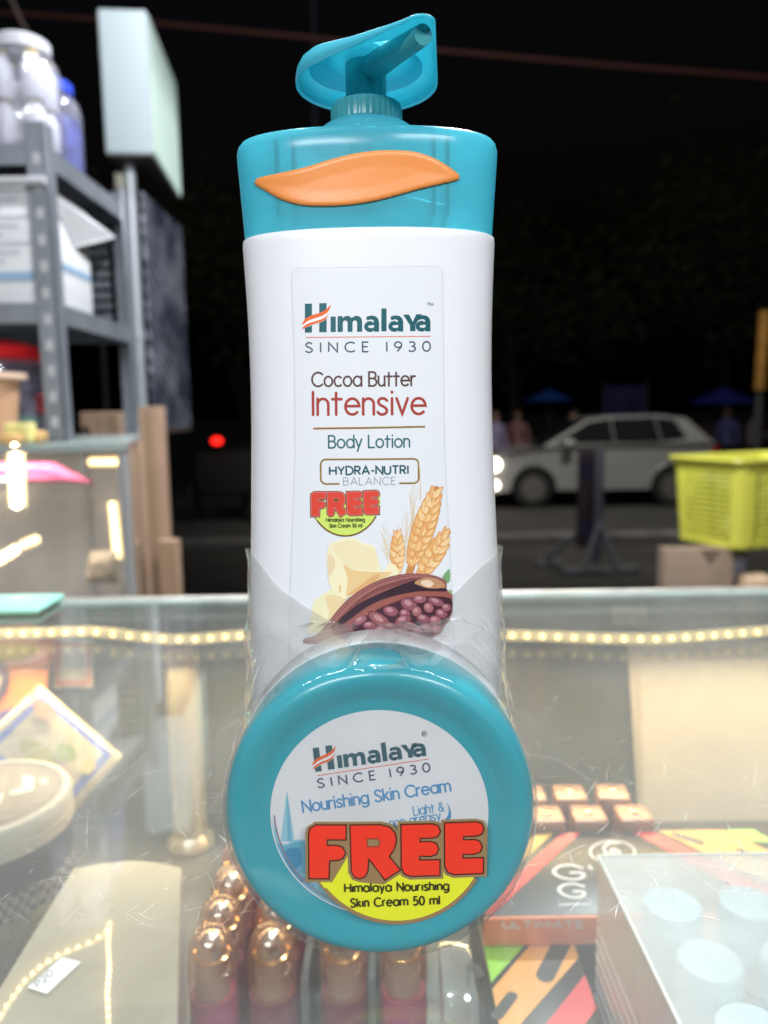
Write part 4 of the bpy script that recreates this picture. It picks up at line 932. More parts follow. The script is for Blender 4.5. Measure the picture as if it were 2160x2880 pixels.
def packet(name, corners, thick, mat, label, border=None, extra=()):
    A, B, C_, D = [Vector(c) for c in corners]; n = (B-A).cross(D-A).normalized()
    if n.y > 0: n = -n
    t = thing(name, (A+B+C_+D)/4, label, 'packet'); bm = bmesh.new(); K = 14; front = []
    for i in range(K+1):
        row = []
        for j in range(K+1):
            u, v = i/K, j/K; p = A.lerp(B, u).lerp(D.lerp(C_, u), v); h = (1-(2*u-1)**4)*(1-(2*v-1)**4)
            row.append(p+n*(thick*h*(.8+.4*noise.noise(p*60))))
        front.append(row)
    vf = [[bm.verts.new(p) for p in r] for r in front]; vb = [[bm.verts.new(front[i][j]-n*(thick*2*(1-(2*i/K-1)**4)*(1-(2*j/K-1)**4)+.0006)) for j in range(K+1)] for i in range(K+1)]
    for i in range(K):
        for j in range(K):
            f = bm.faces.new((vf[i][j], vf[i+1][j], vf[i+1][j+1], vf[i][j+1])); e = min(i, j, K-1-i, K-1-j); f.material_index = 1 if border and e == 1 else 0
            bm.faces.new((vb[i][j], vb[i][j+1], vb[i+1][j+1], vb[i+1][j]))
    for i in range(K):
        bm.faces.new((vf[i][0], vb[i][0], vb[i+1][0], vf[i+1][0])); bm.faces.new((vf[i][K], vf[i+1][K], vb[i+1][K], vb[i][K])); bm.faces.new((vf[0][i], vf[0][i+1], vb[0][i+1], vb[0][i])); bm.faces.new((vf[K][i], vb[K][i], vb[K][i+1], vf[K][i+1]))
    finish('pouch', bm, [mat]+([border] if border else []), t, angle=80)
    if extra:
        bm = bmesh.new(); ms = []
        for mt, u, v, ru, rv in extra:
            if mt not in ms: ms.append(mt)
            vs = []
            for k in range(14):
                uu, vv = u+ru*math.cos(k*math.pi/7), v+rv*math.sin(k*math.pi/7); uu, vv = min(.9, max(.1, uu)), min(.9, max(.1, vv)); p = A.lerp(B, uu).lerp(D.lerp(C_, uu), vv)
                vs.append(bm.verts.new(p+n*(thick*1.25+.0004+.0002*len(bm.faces))))
            bm.faces.new(vs).material_index = ms.index(mt)
        finish('picture', bm, ms, t, smooth=False)
    return t
m_pk = pr('packet_cream', (.50, .43, .29), .35, var=.25, vscale=26, coat=.3)
packet('paper_packet', [V(112, 1925, .475), V(345, 2125, .462), V(185, 2310, .430), V(-80, 2110, .440)], .003, m_pk, 'cream packet with blue border and flower picture, tilted behind the tub', pr('packet_blue', (.10, .14, .42), .4),
       [(ink((150, 146, 84)), .45, .62, .2, .12), (ink((190, 112, 92)), .72, .62, .08, .07), (ink((196, 176, 120)), .85, .38, .07, .09), (ink((190, 90, 84)), .80, .75, .05, .06), (ink((206, 150, 130)), .22, .2, .13, .08), (ink((140, 150, 90)), .62, .42, .10, .10), (ink((176, 84, 84)), .6, .8, .05, .05)])
packet('paper_packet', [V(-120, 1770, .500), V(150, 1790, .500), V(120, 2010, .488), V(-140, 2120, .480)], .003, pr('packet_orange', (.85, .28, .11), .35, var=.3, vscale=20, coat=.3), 'orange packet with lime top and round dark emblem, at the far left under the glass', None,
       [(ink((190, 176, 60)), .55, .16, .34, .12), (ink((70, 66, 96)), .40, .48, .22, .24), (ink((214, 200, 180)), .38, .48, .15, .17), (ink((96, 90, 150)), .6, .86, .3, .08)])
packet('paper_packet', [V(150, 1795, .512), V(262, 1800, .512), V(262, 1935, .508), V(150, 1935, .508)], .0015, pr('packet_pale', (.52, .48, .40), .4, var=.2), 'small pale packet with red edging beside the orange packet', pr('packet_red', (.55, .16, .12), .4))
# papers and clips on the far glass
bm = bmesh.new(); a, b, c, d = [V(x, y, FARY-.012) for x, y in ((1765, 1812), (2300, 1800), (2300, 2345), (1800, 2345))]; prism(bm, [a, b, c, d], (0, .0006, 0))
pap = finish('paper_sheet', bm, pr('cream_paper', (.70, .62, .52), .7, var=.07, vscale=22), smooth=False); tag(pap, 'large cream paper sheet hung inside the far glass at the right', 'paper')
bm = bmesh.new(); a, b, c, d = [V(x, y, FARY-.0135) for x, y in ((1796, 1866), (2300, 1852), (2300, 2345), (1812, 2345))]; prism(bm, [a, b, c, d], (0, .0006, 0))
pap = finish('paper_sheet', bm, pr('white_paper', (.74, .68, .60), .7, var=.05, vscale=30), smooth=False); tag(pap, 'whiter paper sheet laid over the large cream sheet', 'paper')
m_tape = sheet_glass('clear_tape', tint=(.95, .92, .86), haze=.5, hazecol=(.72, .66, .54), hscale=40)
for (x0, y0, x1, y1), l_ in (((1722, 1706, 1818, 1760), 'clear tape square on the far glass at the right'), ((310, 1795, 366, 1858), 'clear tape tab hanging below the strip light at the left')):
    bm = bmesh.new(); a, b, c, d = [V(x, y, FARY-.0105) for x, y in ((x0, y0), (x1, y0), (x1, y1), (x0, y1))]; prism(bm, [a, b, c, d], (0, .0004, 0)); tag(finish('clear_tape', bm, m_tape, smooth=False), l_, 'tape')
a, b = V(-60, 1680, .525), V(160, 1680, .525)
bm = bmesh.new(); rbox(bm, (a.x, .495, .0006), (b.x, .540, .0050), .002, 3); tag(finish('mint_tray', bm, pr('mint_plastic', (.30, .62, .50), .4), None), 'flat mint green tray lying at the far left edge of the counter', 'tray')

# ------------------------------------------------------------------ ground and road
GZ = -1.52
m, nt, p_, out = new_mat('night_asphalt'); tc = N(nt, 'ShaderNodeTexCoord')
n1 = N(nt, 'ShaderNodeTexNoise'); n1.inputs['Scale'].default_value = .7; n1.inputs['Detail'].default_value = 8; nt.links.new(tc.outputs['Object'], n1.inputs[0])
n2 = N(nt, 'ShaderNodeTexNoise'); n2.inputs['Scale'].default_value = 60; n2.inputs['Detail'].default_value = 3; nt.links.new(tc.outputs['Object'], n2.inputs[0])
mx = N(nt, 'ShaderNodeMix', data_type='RGBA'); mx.inputs[6].default_value = (.022, .021, .019, 1); mx.inputs[7].default_value = (.060, .056, .050, 1); nt.links.new(n1.outputs[0], mx.inputs[0]); nt.links.new(mx.outputs[2], p_.inputs[0])
b = N(nt, 'ShaderNodeBump'); b.inputs['Strength'].default_value = .5; nt.links.new(n2.outputs[0], b.inputs['Height']); nt.links.new(b.outputs[0], p_.inputs['Normal']); p_.inputs['Roughness'].default_value = .85
m_asph = m
bm = bmesh.new(); vs = [bm.verts.new(p) for p in ((-150, -20, GZ), (150, -20, GZ), (150, 200, GZ), (-150, 200, GZ))]; bm.faces.new(vs)
g = finish('ground', bm, pr('dark_ground', (.035, .032, .026), .95, var=.5, vscale=1.2, bump=.4, bscale=30), smooth=False); g['kind'] = 'structure'
bm = bmesh.new(); vs = [bm.verts.new(p) for p in ((-80, 9.6, GZ+.006), (80, 9.6, GZ+.006), (80, 17.5, GZ+.006), (-80, 17.5, GZ+.006))]; bm.faces.new(vs)
g = finish('road', bm, m_asph, smooth=False); g['kind'] = 'structure'
bm = bmesh.new(); rbox(bm, (-80, 9.35, GZ-.02), (80, 9.59, GZ+.10), .02, 2); g = finish('kerb', bm, pr('kerb_concrete', (.14, .13, .12), .9, var=.4, vscale=3)); g['kind'] = 'structure'

# ------------------------------------------------------------------ neighbouring glass case, with its lights
m_case2 = sheet_glass('next_case_glass', tint=(.88, .90, .90), haze=.16, hazecol=(.50, .48, .46), rough=.03, hscale=5, hvar=.6)
cx0, cx1, cy0, cy1, cz1 = -1.25, -.302, .905, 1.36, .0885
c2 = thing('glass_showcase', (-.75, 1.1, GZ), 'neighbouring glass showcase with lit interior, beneath the metal shelf at the left', 'showcase')
bm = bmesh.new(); prism(bm, [(cx0, cy0-.004, cz1+.0005), (cx1+.004, cy0-.004, cz1+.0005), (-.427, cy1+.004, cz1+.0005), (cx0, cy1+.004, cz1+.0005)], (0, 0, .008)); finish('glass_top', bm, pr('glass_top_edge', (.34, .40, .38), .2, var=.2, vscale=8), c2)
bm = bmesh.new(); box(bm, (cx0, cy0, -.70), (cx1-.006, cy0+.004, cz1)); prism(bm, [(cx1-.004, cy0+.005, -.70), (cx1, cy0+.005, -.70), (-.430, cy1, -.70), (-.434, cy1, -.70)], (0, 0, cz1+.70)); finish('glass_walls', bm, m_case2, c2, smooth=False)
for x, y in ((cx1-.006, cy0-.002), (-.440, cy1-.006), (-.525, cy1-.022)):
    bm = bmesh.new(); rbox(bm, (x-.004, y, -.72), (x+.007, y+.010, cz1-.001), .001, 1); finish('corner_trim', bm, pr('case_trim', (.42, .42, .42), .35, metal=.4), c2)
bm = bmesh.new(); rbox(bm, (cx0, cy0+.01, -.325), (-.45, cy1-.02, -.317), .001, 1); finish('shelf', bm, pr('case_shelf', (.22, .19, .15), .5, var=.4, vscale=9), c2)
bm = bmesh.new(); rbox(bm, (cx0, cy0+.001, GZ+.002), (-.45, cy1-.001, -.705), .002, 1); finish('cabinet', bm, MATS['cabinet_board'], c2)
bm = bmesh.new(); rbox(bm, (cx0, cy1-.012, -.70), (-.46, cy1-.006, cz1-.002), .001, 1); finish('back_panel', bm, pr('case_back', (.44, .41, .42), .6, var=.5, vscale=5), c2)
m_warmled = glow('case_led', (1.0, .78, .45), 9.0)
x_ = V(320, 1500, 1.30)
led_run('strip_light', [V(316, 1412, 1.28), V(320, 1450, 1.28), V(325, 1500, 1.28), V(331, 1572, 1.28)], 11, .0052, 'upright warm light string near the right corner of the neighbouring showcase', mat=m_ledw)
led_run('strip_light', [V(250, 1299, 1.26), V(352, 1298, 1.26)], 8, .0046, 'short level row of warm lights at the top of the neighbouring showcase', mat=m_ledw)
led_run('strip_light', [V(44, 1250, .935), V(46, 1320, .935), V(50, 1425, .935)], 7, .0062, 'bright upright lights at the left front of the neighbouring showcase', mat=m_led2)
led_run('strip_light', [V(-30, 1590, 1.02), V(50, 1542, 1.02)], 8, .0042, 'bright slanting lights low in the neighbouring showcase', mat=m_led2)
led_run('strip_light', [V(60, 1535, 1.2), V(108, 1515, 1.2)], 6, .0046, 'small slanting row of warm lights behind the bright slanting one', mat=m_ledw)
lamp('case_strip_glow', 'AREA', (-.62, 1.12, .07), 3.6, (1.0, .90, .76), target=(-.62, 1.15, -.4), size=(.7, .02))
# packets inside it
m_pink = pr('pink_packet', (.66, .10, .24), .4, var=.3, vscale=12); m_lil = pr('lilac_packet', (.45, .42, .72), .4, var=.3, vscale=12)
packet('bag', [V(-60, 1300, 1.15), V(150, 1300, 1.15), V(270, 1360, 1.18), V(-60, 1360, 1.15)], .02, m_pink, 'pink bag hanging inside the neighbouring showcase')
packet('bag', [V(-80, 1345, 1.10), V(60, 1345, 1.10), V(60, 1380, 1.10), V(-80, 1380, 1.10)], .015, m_lil, 'lilac packet below the pink bag in the neighbouring showcase')
packet('bag', [V(250, 1550, 1.2), V(330, 1550, 1.2), V(330, 1640, 1.2), V(240, 1640, 1.2)], .02, pr('tan_packet', (.45, .34, .24), .5, var=.3, vscale=14), 'tan packet standing on the shelf inside the neighbouring showcase')
for k, (x, w, z1, col) in enumerate(((-.98, .06, -.20, (.2, .18, .16)), (-.84, .05, -.23, (.10, .10, .12)), (-.70, .07, -.21, (.30, .25, .2)), (-.50, .06, -.25, (.16, .20, .14)))):
    bm = bmesh.new(); rbox(bm, (x, 1.16, -.3165), (x+w, 1.22, z1), .003, 2)
    tag(finish('product_box', bm, pr('product_box_%d' % k, col, .5, var=.4, vscale=30)), ('grey-brown', 'near-black', 'tan', 'dark green')[k]+' product box on the shelf inside the neighbouring showcase', 'box')

# ------------------------------------------------------------------ slotted steel shelf standing on the showcase
m_steel = pr('galvanised_steel', (.25, .27, .30), .4, metal=.35, var=.25, vscale=14); m_hole = pr('slot_dark', (.05, .05, .055), .8)
sh = thing('metal_shelf', (-.65, 1.15, cz1+.009), 'grey slotted steel shelf holding boxes and jars, on the neighbouring showcase', 'shelf')
SX, SY0, SY1 = -.418, 1.02, 1.335
zb = cz1+.0095; zt = .486
def angle_post(x, y, sx_, sy_):
    bm = bmesh.new(); rbox(bm, (min(x, x+sx_*.026), y, zb), (max(x, x+sx_*.026), y+sy_*.0025, zt+.012), .0006, 1) if sy_ > 0 else rbox(bm, (min(x, x+sx_*.026), y-.0025, zb), (max(x, x+sx_*.026), y, zt+.012), .0006, 1)
    rbox(bm, (min(x, x+sx_*.0025), min(y, y+sy_*.026), zb), (max(x, x+sx_*.0025), max(y, y+sy_*.026), zt+.012), .0006, 1)
    for k in range(11):
        z = zb+.018+k*.033
        rbox(bm, (x+sx_*.013-.0045, y-sy_*.0004-.0003, z), (x+sx_*.013+.0045, y-sy_*.0004+.0003, z+.014), .0002, 1, 1)
    return finish('post', bm, [m_steel, pr('slot_light', (.42, .42, .43), .5)], sh)
angle_post(SX, SY0, -1, 1); angle_post(SX-.001, SY1, -1, -1); angle_post(-1.05, SY0, 1, 1); angle_post(-1.05, SY1, 1, -1)
for z, nm in ((.472, 'board'), (.276, 'board')):
    bm = bmesh.new(); box(bm, (-1.048, SY0+.004, z), (SX-.003, SY1-.004, z+.0012)); box(bm, (-1.048, SY0+.0036, z-.025), (SX-.003, SY0+.0048, z+.0008)); box(bm, (-1.048, SY1-.0048, z-.025), (SX-.003, SY1-.0036, z+.0008)); box(bm, (SX-.0044, SY0+.005, z-.025), (SX-.0032, SY1-.005, z+.0008))
    finish(nm, bm, m_steel, sh, smooth=False)
bm = bmesh.new()
for k in range(9): rbox(bm, (-.520, SY1-.0025, .290+k*.0175), (SX-.036, SY1-.0005, .301+k*.0175), .0005, 1)
finish('slotted_panel', bm, m_steel, sh)
bm = bmesh.new(); tube(bm, [(-1.04, SY0-.003, .425), (SX-.002, SY0-.003, .425)], .006, 10); finish('rail', bm, pr('rail_grey', (.48, .48, .50), .4), sh)
# things on the shelf
def clear_jar(x, y, z, r, h, label, lidm, group=None):
    t = thing('plastic_jar', (x, y, z), label, 'jar', group)
    bm = bmesh.new(); lathe(bm, [(r*.94, z+.001), (r, z+.006), (r, z+h*.72), (r*.93, z+h*.84), (r*.72, z+h*.93), (r*.70, z+h*.94)], (x, y, 0), seg=40, cap1=False)
    finish('body', bm, sheet_glass('jar_plastic_'+str(len(MATS)), tint=(.88, .88, .94), haze=.26, hazecol=(.62, .62, .70), rough=.10, hscale=30), t)
    bm = bmesh.new(); lathe(bm, [(r*.76, z+h*.942), (r*.78, z+h*.945), (r*.78, z+h*1.05), (r*.70, z+h*1.07)], (x, y, 0), seg=40); finish('lid', bm, lidm, t)
    return t
m_wlid = pr('frosted_lid', (.52, .52, .56), .4); m_bluelid = pr('blue_lid', (.03, .07, .55), .4); m_redlid = pr('red_lid', (.80, .02, .025), .35)
zs_ = .4735
pj_ = V(64, 300, 1.06)
clear_jar(pj_.x, 1.07, zs_, .045, .130, 'clear plastic jar of white bottles at the top left, on the metal shelf', m_wlid)
m_wb = pr('white_bottle', (.80, .80, .80), .35, sss=.1); m_gb = pr('gold_band', (.60, .46, .16), .4)
wb = thing('white_bottle', (0, 0, 0), 'x', 'bottle', 'white bottles inside the top left jar')
bm = bmesh.new(); lathe(bm, [(.013, 0), (.0145, .003), (.0145, .042), (.009, .050), (.008, .055)], seg=20); finish('body', bm, m_wb, wb)
bm = bmesh.new(); lathe(bm, [(.0092, .0552), (.0092, .060)], seg=16); finish('cap', bm, m_gb, wb)
first = True
for lv in range(2):
    for k, (ox, oy, nm) in enumerate(((-.019, -.019, 'front left'), (.019, -.019, 'front right'), (-.019, .019, 'back left'), (.019, .019, 'back right'))):
        l_ = 'small white bottle in the top left jar, %s of the %s layer' % (nm, ('lower', 'upper')[lv])
        loc = (pj_.x+ox, 1.07+oy, zs_+.002+lv*.058)
        if first: wb.location = loc; wb['label'] = l_; first = False
        else: copy_thing(wb, loc, l_)
pj2 = V(126, 300, 1.18)
clear_jar(pj2.x, 1.19, zs_, .046, .128, 'clear jar with blue lid behind the jar of white bottles', m_bluelid)
bm = bmesh.new(); lathe(bm, [(.044, zs_+.004), (.044, zs_+.07), (.040, zs_+.085)], (pj2.x, 1.19, 0), seg=24); tag(finish('blue_packets', bm, pr('blue_packet', (.06, .08, .42), .5, var=.6, vscale=60)), 'blue packets heaped inside the blue lidded jar', 'packets', kind='stuff')
# white carton with printed lines
wa, wbx = V(-160, 520, 1.04), V(92, 520, 1.04)
wc = thing('white_carton', (-.55, 1.15, .2772), 'white carton with grey printed lines and a blue band, on the middle shelf', 'carton')
bm = bmesh.new(); rbox(bm, (wa.x, 1.035, .2775), (-.437, 1.20, .432), .002, 2); finish('box', bm, pr('white_card', (.74, .74, .76), .6, var=.06, vscale=12), wc)
bm = bmesh.new()
for k in range(9): 
    z = .418-k*.0110; box(bm, (wa.x+.02, 1.0338, z), (-.447-.02*(k % 3), 1.0345, z+.0032))
box(bm, (wa.x+.001, 1.0336, .3060), (-.4385, 1.0345, .3180), 1); box(bm, (-.4366, 1.04, .3300), (-.4360, 1.195, .3400), 1)
finish('printing', bm, [pr('faint_grey_ink', (.52, .53, .58), .6), pr('faded_blue_ink', (.26, .38, .52), .6)], wc, smooth=False)
fl = [(-.4365, 1.037, .432), (-.4365, 1.198, .432), (-.405, 1.24, .405), (-.404, 1.16, .385)]
bm = bmesh.new(); prism(bm, [(-.4358, 1.06, .425), (-.4358, 1.19, .425), (-.405, 1.22, .400), (-.4358, 1.14, .370)], (.001, 0, 0)); finish('flap', bm, MATS['white_card'], wc, smooth=False)
# red-lidded jar and tan tub, yellow packets
rz = cz1+.0095
rj = V(5, 1000, 1.10)
t = thing('plastic_jar', (rj.x-.02, 1.12, rz), 'clear jar with bright red lid, on the lower shelf', 'jar')
bm = bmesh.new(); lathe(bm, [(.070, rz+.001), (.076, rz+.01), (.076, rz+.085), (.062, rz+.112)], (rj.x-.02, 1.12, 0), seg=40, cap1=False); finish('body', bm, sheet_glass('red_jar_plastic', tint=(.84, .84, .92), haze=.3, hazecol=(.55, .52, .66), rough=.1, hscale=25), t)
bm = bmesh.new(); lathe(bm, [(.070, rz+.1125), (.072, rz+.1135), (.066, rz+.130), (.040, rz+.140), (.01, rz+.142)], (rj.x-.02, 1.12, 0), seg=40); finish('lid', bm, m_redlid, t)
for k, (x, y, z, col, nm) in enumerate(((-.500, 1.09, .03, (.03, .30, .12), 'green'), (-.478, 1.10, .055, (.55, .06, .06), 'red'), (-.55, 1.11, .02, (.5, .45, .2), 'ochre'))):
    bm = bmesh.new(); rbox(bm, (x-.013, y-.01, rz+.0+(.002 if k != 1 else .036)), (x+.013, y+.01, rz+(.034 if k != 1 else .064)), .006, 3); tag(finish('sweet_packet', bm, pr('sweet_%d' % k, col, .4)), '%s sweet packet inside the red lidded jar' % nm, 'packet')
tt_ = V(-25, 1150, 1.00)
t = thing('tan_tub', (tt_.x, .99, rz), 'tan plastic tub with a flared pale rim, left end of the showcase top', 'tub')
bm = bmesh.new(); lathe(bm, [(.030, rz+.0005), (.032, rz+.002), (.0405, rz+.078)], (tt_.x, .99, 0), seg=40); finish('body', bm, pr('tan_plastic', (.62, .36, .22), .5, var=.1), t)
bm = bmesh.new(); lathe(bm, [(.0410, rz+.0785), (.0490, rz+.080), (.0500, rz+.084), (.0490, rz+.087), (.0430, rz+.0875)], (tt_.x, .99, 0), seg=40); finish('rim', bm, pr('tan_rim', (.72, .50, .38), .4), t)
for k, (x0, y0, x1, y1, Y, col, nm) in enumerate(((20, 1190, 95, 1232, .955, (.72, .64, .25), 'yellow'), (85, 1212, 128, 1236, .97, (.66, .40, .16), 'amber'), (8, 1222, 60, 1240, .93, (.62, .36, .14), 'orange'))):
    a, b = V(x0, y0, Y), V(x1, y1, Y); bm = bmesh.new(); rbox(bm, (a.x, Y-.012, rz+.0005), (b.x, Y+.012, max(a.z, rz+.006)), .004, 3); tag(finish('soap_packet', bm, pr('soap_%d' % k, col, .35, var=.3, vscale=60)), '%s packet at the foot of the metal shelf post' % nm, 'packet')

# ------------------------------------------------------------------ tall brown cartons behind the showcase
m_card = pr('brown_card', (.40, .255, .17), .75, var=.18, vscale=7, bump=.05, bscale=40); m_card2 = pr('brown_card_side', (.30, .19, .125), .75, var=.2, vscale=7)
for (px0, px1, ytop, Y, dep, zb_, label) in ((222, 388, 1160, 1.62, .03, -.78, 'short tan board with a dark torn corner behind the showcase'), (352, 455, 1145, 1.70, .03, -.78, 'tall tan board standing behind the right end of the showcase'), (440, 498, 1520, 1.66, .03, -.78, 'low tan board beside the tall one at the counter edge')):
    a, b = V(px0, ytop, Y), V(px1, ytop, Y); t = thing('brown_board', ((a.x+b.x)/2, Y+dep/2, zb_), label, 'board')
    bm = bmesh.new(); rbox(bm, (a.x, Y, zb_), (b.x, Y+dep, a.z), .004, 2); finish('panel', bm, m_card, t)
    bm = bmesh.new(); box(bm, ((a.x+b.x)/2-.02, Y-.0012, zb_+.01), ((a.x+b.x)/2+.02, Y-.0004, a.z-.004)); finish('tape', bm, pr('parcel_tape', (.42, .29, .19), .3), t, smooth=False)
    if px0 == 222:
        bm = bmesh.new(); prism(bm, [V(226, 1205, Y-.003), V(242, 1195, Y-.003), V(275, 1245, Y-.003), V(258, 1250, Y-.003)], (0, .001, 0)); finish('torn_corner', bm, pr('torn_dark', (.06, .04, .03), .9), t, smooth=False)
bm = bmesh.new(); rbox(bm, (-1.6, 1.55, GZ+.002), (-.3, 2.1, -.785), .01, 2); tag(finish('low_bench', bm, pr('bench_wood', (.10, .07, .05), .8, var=.3, vscale=6)), 'dark low bench carrying the tan boards behind the showcase', 'bench')

# ------------------------------------------------------------------ lit box sign on its post, picture banner under it
SD0, SD1 = 3.0, 3.62
a, b, c, d = V(250, 24, SD0), V(384, 24, SD0), V(416, 432, SD0), V(278, 432, SD0)
sgx0, sgx1 = (a.x+d.x)/2, (b.x+c.x)/2; sz1, sz0 = (a.z+b.z)/2, (c.z+d.z)/2
sg = thing('box_sign', ((sgx0+sgx1)/2, 3.3, sz0), 'white lit box sign high on a post at the upper left', 'sign')
bm = bmesh.new(); rbox(bm, (sgx0, SD0, sz0), (sgx1-.004, SD1, sz1), .008, 3); finish('housing', bm, pr('sign_white', (.40, .46, .48), .5), sg)
m, nt, p_, out = new_mat('sign_glow'); tc = N(nt, 'ShaderNodeTexCoord'); sp = N(nt, 'ShaderNodeSeparateXYZ'); nt.links.new(tc.outputs['Object'], sp.inputs[0])
nz = N(nt, 'ShaderNodeTexNoise'); nz.inputs['Scale'].default_value = 5; nt.links.new(tc.outputs['Object'], nz.inputs[0])
mr = N(nt, 'ShaderNodeMapRange'); mr.inputs[1].default_value = sz0+.25; mr.inputs[2].default_value = sz1; mr.inputs[3].default_value = .62; mr.inputs[4].default_value = .02; nt.links.new(sp.outputs[2], mr.inputs[0])
ml = N(nt, 'ShaderNodeMath', operation='MULTIPLY_ADD'); ml.inputs[1].default_value = .25; nt.links.new(nz.outputs[0], ml.inputs[0]); nt.links.new(mr.outputs[0], ml.inputs[2])
p_.inputs['Base Color'].default_value = (.22, .26, .25, 1); p_.inputs['Emission Color'].default_value = (.72, .95, .84, 1); nt.links.new(ml.outputs[0], p_.inputs['Emission Strength'])
bm = bmesh.new(); rbox(bm, (sgx1-.0035, SD0+.012, sz0+.012), (sgx1+.002, SD1-.012, sz1-.012), .002, 2); finish('lit_panel', bm, m, sg)
bm = bmesh.new(); rbox(bm, (sgx0+.004, SD0+.004, sz0-.006), (sgx1-.008, SD1-.004, sz0-.001), .001, 1); finish('base_plate', bm, pr('sign_base', (.10, .08, .07), .6), sg)
sg.rotation_euler = (0, 0, R(5.5)); po = V(382, 800, 3.12); pz0 = V(405, 1215, 3.12).z
bm = bmesh.new(); tube(bm, [(po.x-.004, 3.12, GZ+.001), (po.x, 3.12, sz0-.0065)], .021, 16)
finish('post', bm, pr('post_grey', (.40, .43, .46), .4, metal=.2), sg)
bm = bmesh.new(); lathe(bm, [(.024, .42), (.026, .44), (.024, .46)], (po.x, 3.12, 0), seg=16, cap0=False, cap1=False); finish('collar', bm, MATS['post_grey'], sg); bm = bmesh.new(); rbox(bm, (po.x-.05, 3.09, sz0-.10), (po.x-.02, 3.15, sz0-.04), .006, 2); finish('bracket', bm, pr('bracket_dull', (.35, .33, .26), .6), sg)
bx_ = po.x+.026; bn0, bn1 = V(408, 540, 3.16).z, V(412, 1212, 3.16).z
bn = thing('picture_banner', (bx_, 3.4, bn1), 'tall grey picture banner hanging beside the sign post', 'banner')
m, nt, p_, out = new_mat('faded_banner_print'); tc = N(nt, 'ShaderNodeTexCoord'); mp = N(nt, 'ShaderNodeMapping'); mp.inputs['Rotation'].default_value = (R(35), 0, 0); nt.links.new(tc.outputs['Object'], mp.inputs[0])
w1 = N(nt, 'ShaderNodeTexWave', bands_direction='Z'); w1.inputs['Scale'].default_value = 6; w1.inputs['Distortion'].default_value = 5; nt.links.new(mp.outputs[0], w1.inputs[0])
n1 = N(nt, 'ShaderNodeTexNoise'); n1.inputs['Scale'].default_value = 7; n1.inputs['Detail'].default_value = 5; nt.links.new(tc.outputs['Object'], n1.inputs[0])
mx = N(nt, 'ShaderNodeMix', data_type='RGBA', blend_type='MULTIPLY'); mx.inputs[0].default_value = .8; cr_ = N(nt, 'ShaderNodeValToRGB'); e = cr_.color_ramp.elements; e[0].position = .38; e[0].color = (.10, .115, .17, 1); e[1].position = .64; e[1].color = (.50, .51, .60, 1)
nt.links.new(n1.outputs[0], cr_.inputs[0]); nt.links.new(cr_.outputs[0], mx.inputs[6]); nt.links.new(w1.outputs[0], mx.inputs[7]); nt.links.new(mx.outputs[2], p_.inputs[0]); p_.inputs['Roughness'].default_value = .5
bm = bmesh.new(); rbox(bm, (bx_, 3.15, bn1), (bx_+.012, 3.74, bn0), .002, 1); finish('board', bm, m, bn)
bm = bmesh.new(); rbox(bm, (bx_-.002, 3.148, bn1-.012), (bx_+.014, 3.742, bn1-.0005), .002, 1); finish('bottom_bar', bm, pr('banner_bar', (.18, .12, .09), .6), bn)

# ------------------------------------------------------------------ yellow basket on cartons at the right
m_yel = pr('yellow_basket_plastic', (.80, .78, .11), .35, sss=.05); m_yel2 = pr('yellow_basket_rim', (.74, .70, .10), .35)
bk0 = Vector((V(2082, 1400, 2.1).x, 2.1, 0)); u1 = Vector((-.105, .25, 0)).normalized(); u2 = Vector((.25, .105, 0)).normalized()
bzb, bzt = V(2082, 1552, 2.1).z, V(2082, 1296, 2.1).z; L1, L2 = .27, .40
bk = thing('laundry_basket', (bk0.x+.1, 2.3, bzb), 'bright yellow lattice plastic basket on a brown carton at the right', 'basket')
def bpt(u, v, z, fl=0.0):   # u,v in 0..1 over the footprint, wider toward the rim
    f = .90+.10*(z-bzb)/(bzt-bzb)+fl; return bk0+u1*(L1*(.5+(u-.5)*f))+u2*(L2*(.5+(v-.5)*f))+Vector((0, 0, z))
def perim(z, fl=0, n=12, rr=.10):
    out = []
    for (cu, cv_, a0) in ((rr, rr, 180), (1-rr, rr, 270), (1-rr, 1-rr, 0), (rr, 1-rr, 90)):
        for k in range(n+1): a = R(a0+90*k/n); out.append(bpt(cu+rr*math.cos(a), cv_+rr*math.sin(a), z, fl))
    return out
bm = bmesh.new(); H = bzt-bzb
base_per = [perim(bzb+H*t) for t in (0.0, .06, .84, .97)]
rings(bm, base_per[:2], True, False); rings(bm, base_per[2:], False, False)
nP = len(base_per[0])
for k in range(12):
    z = bzb+H*(.06+.78*k/12); rings(bm, [perim(z+H*.0), perim(z+H*.020)], False, False)
def edge_pts(side, t, z):
    s_ = .12+.76*t
    return {0: bpt(s_, 0, z), 1: bpt(1, s_, z), 2: bpt(s_, 1, z), 3: bpt(0, s_, z)}[side]
for side, cnt in ((0, 14), (3, 20), (1, 20), (2, 14)):
    for k in range(cnt+1):
        t = k/cnt; w = .007 if 0 < k < cnt else .03; a = edge_pts(side, t-w, bzb+H*.05); b = edge_pts(side, t+w, bzb+H*.05); c = edge_pts(side, t+w, bzb+H*.85); d = edge_pts(side, t-w, bzb+H*.85)
        bm.faces.new([bm.verts.new(p) for p in (a, b, c, d)])
sm_ = bm; o = finish('lattice_body', bm, m_yel, bk, smooth=False); md = o.modifiers.new('thickness', 'SOLIDIFY'); md.thickness = .003
for cu, cv_ in ((0, 0),):
    bm = bmesh.new(); lp_ = []
    for z in (bzb+H*.02, bzb+H*.9): lp_.append([bpt(.13, -.004, z), bpt(.05, .0, z), bpt(0.0, .04, z), bpt(-.006, .10, z), bpt(.02, .10, z), bpt(.05, .05, z), bpt(.13, .02, z)])
    rings(bm, lp_); finish('corner', bm, m_yel2, bk)
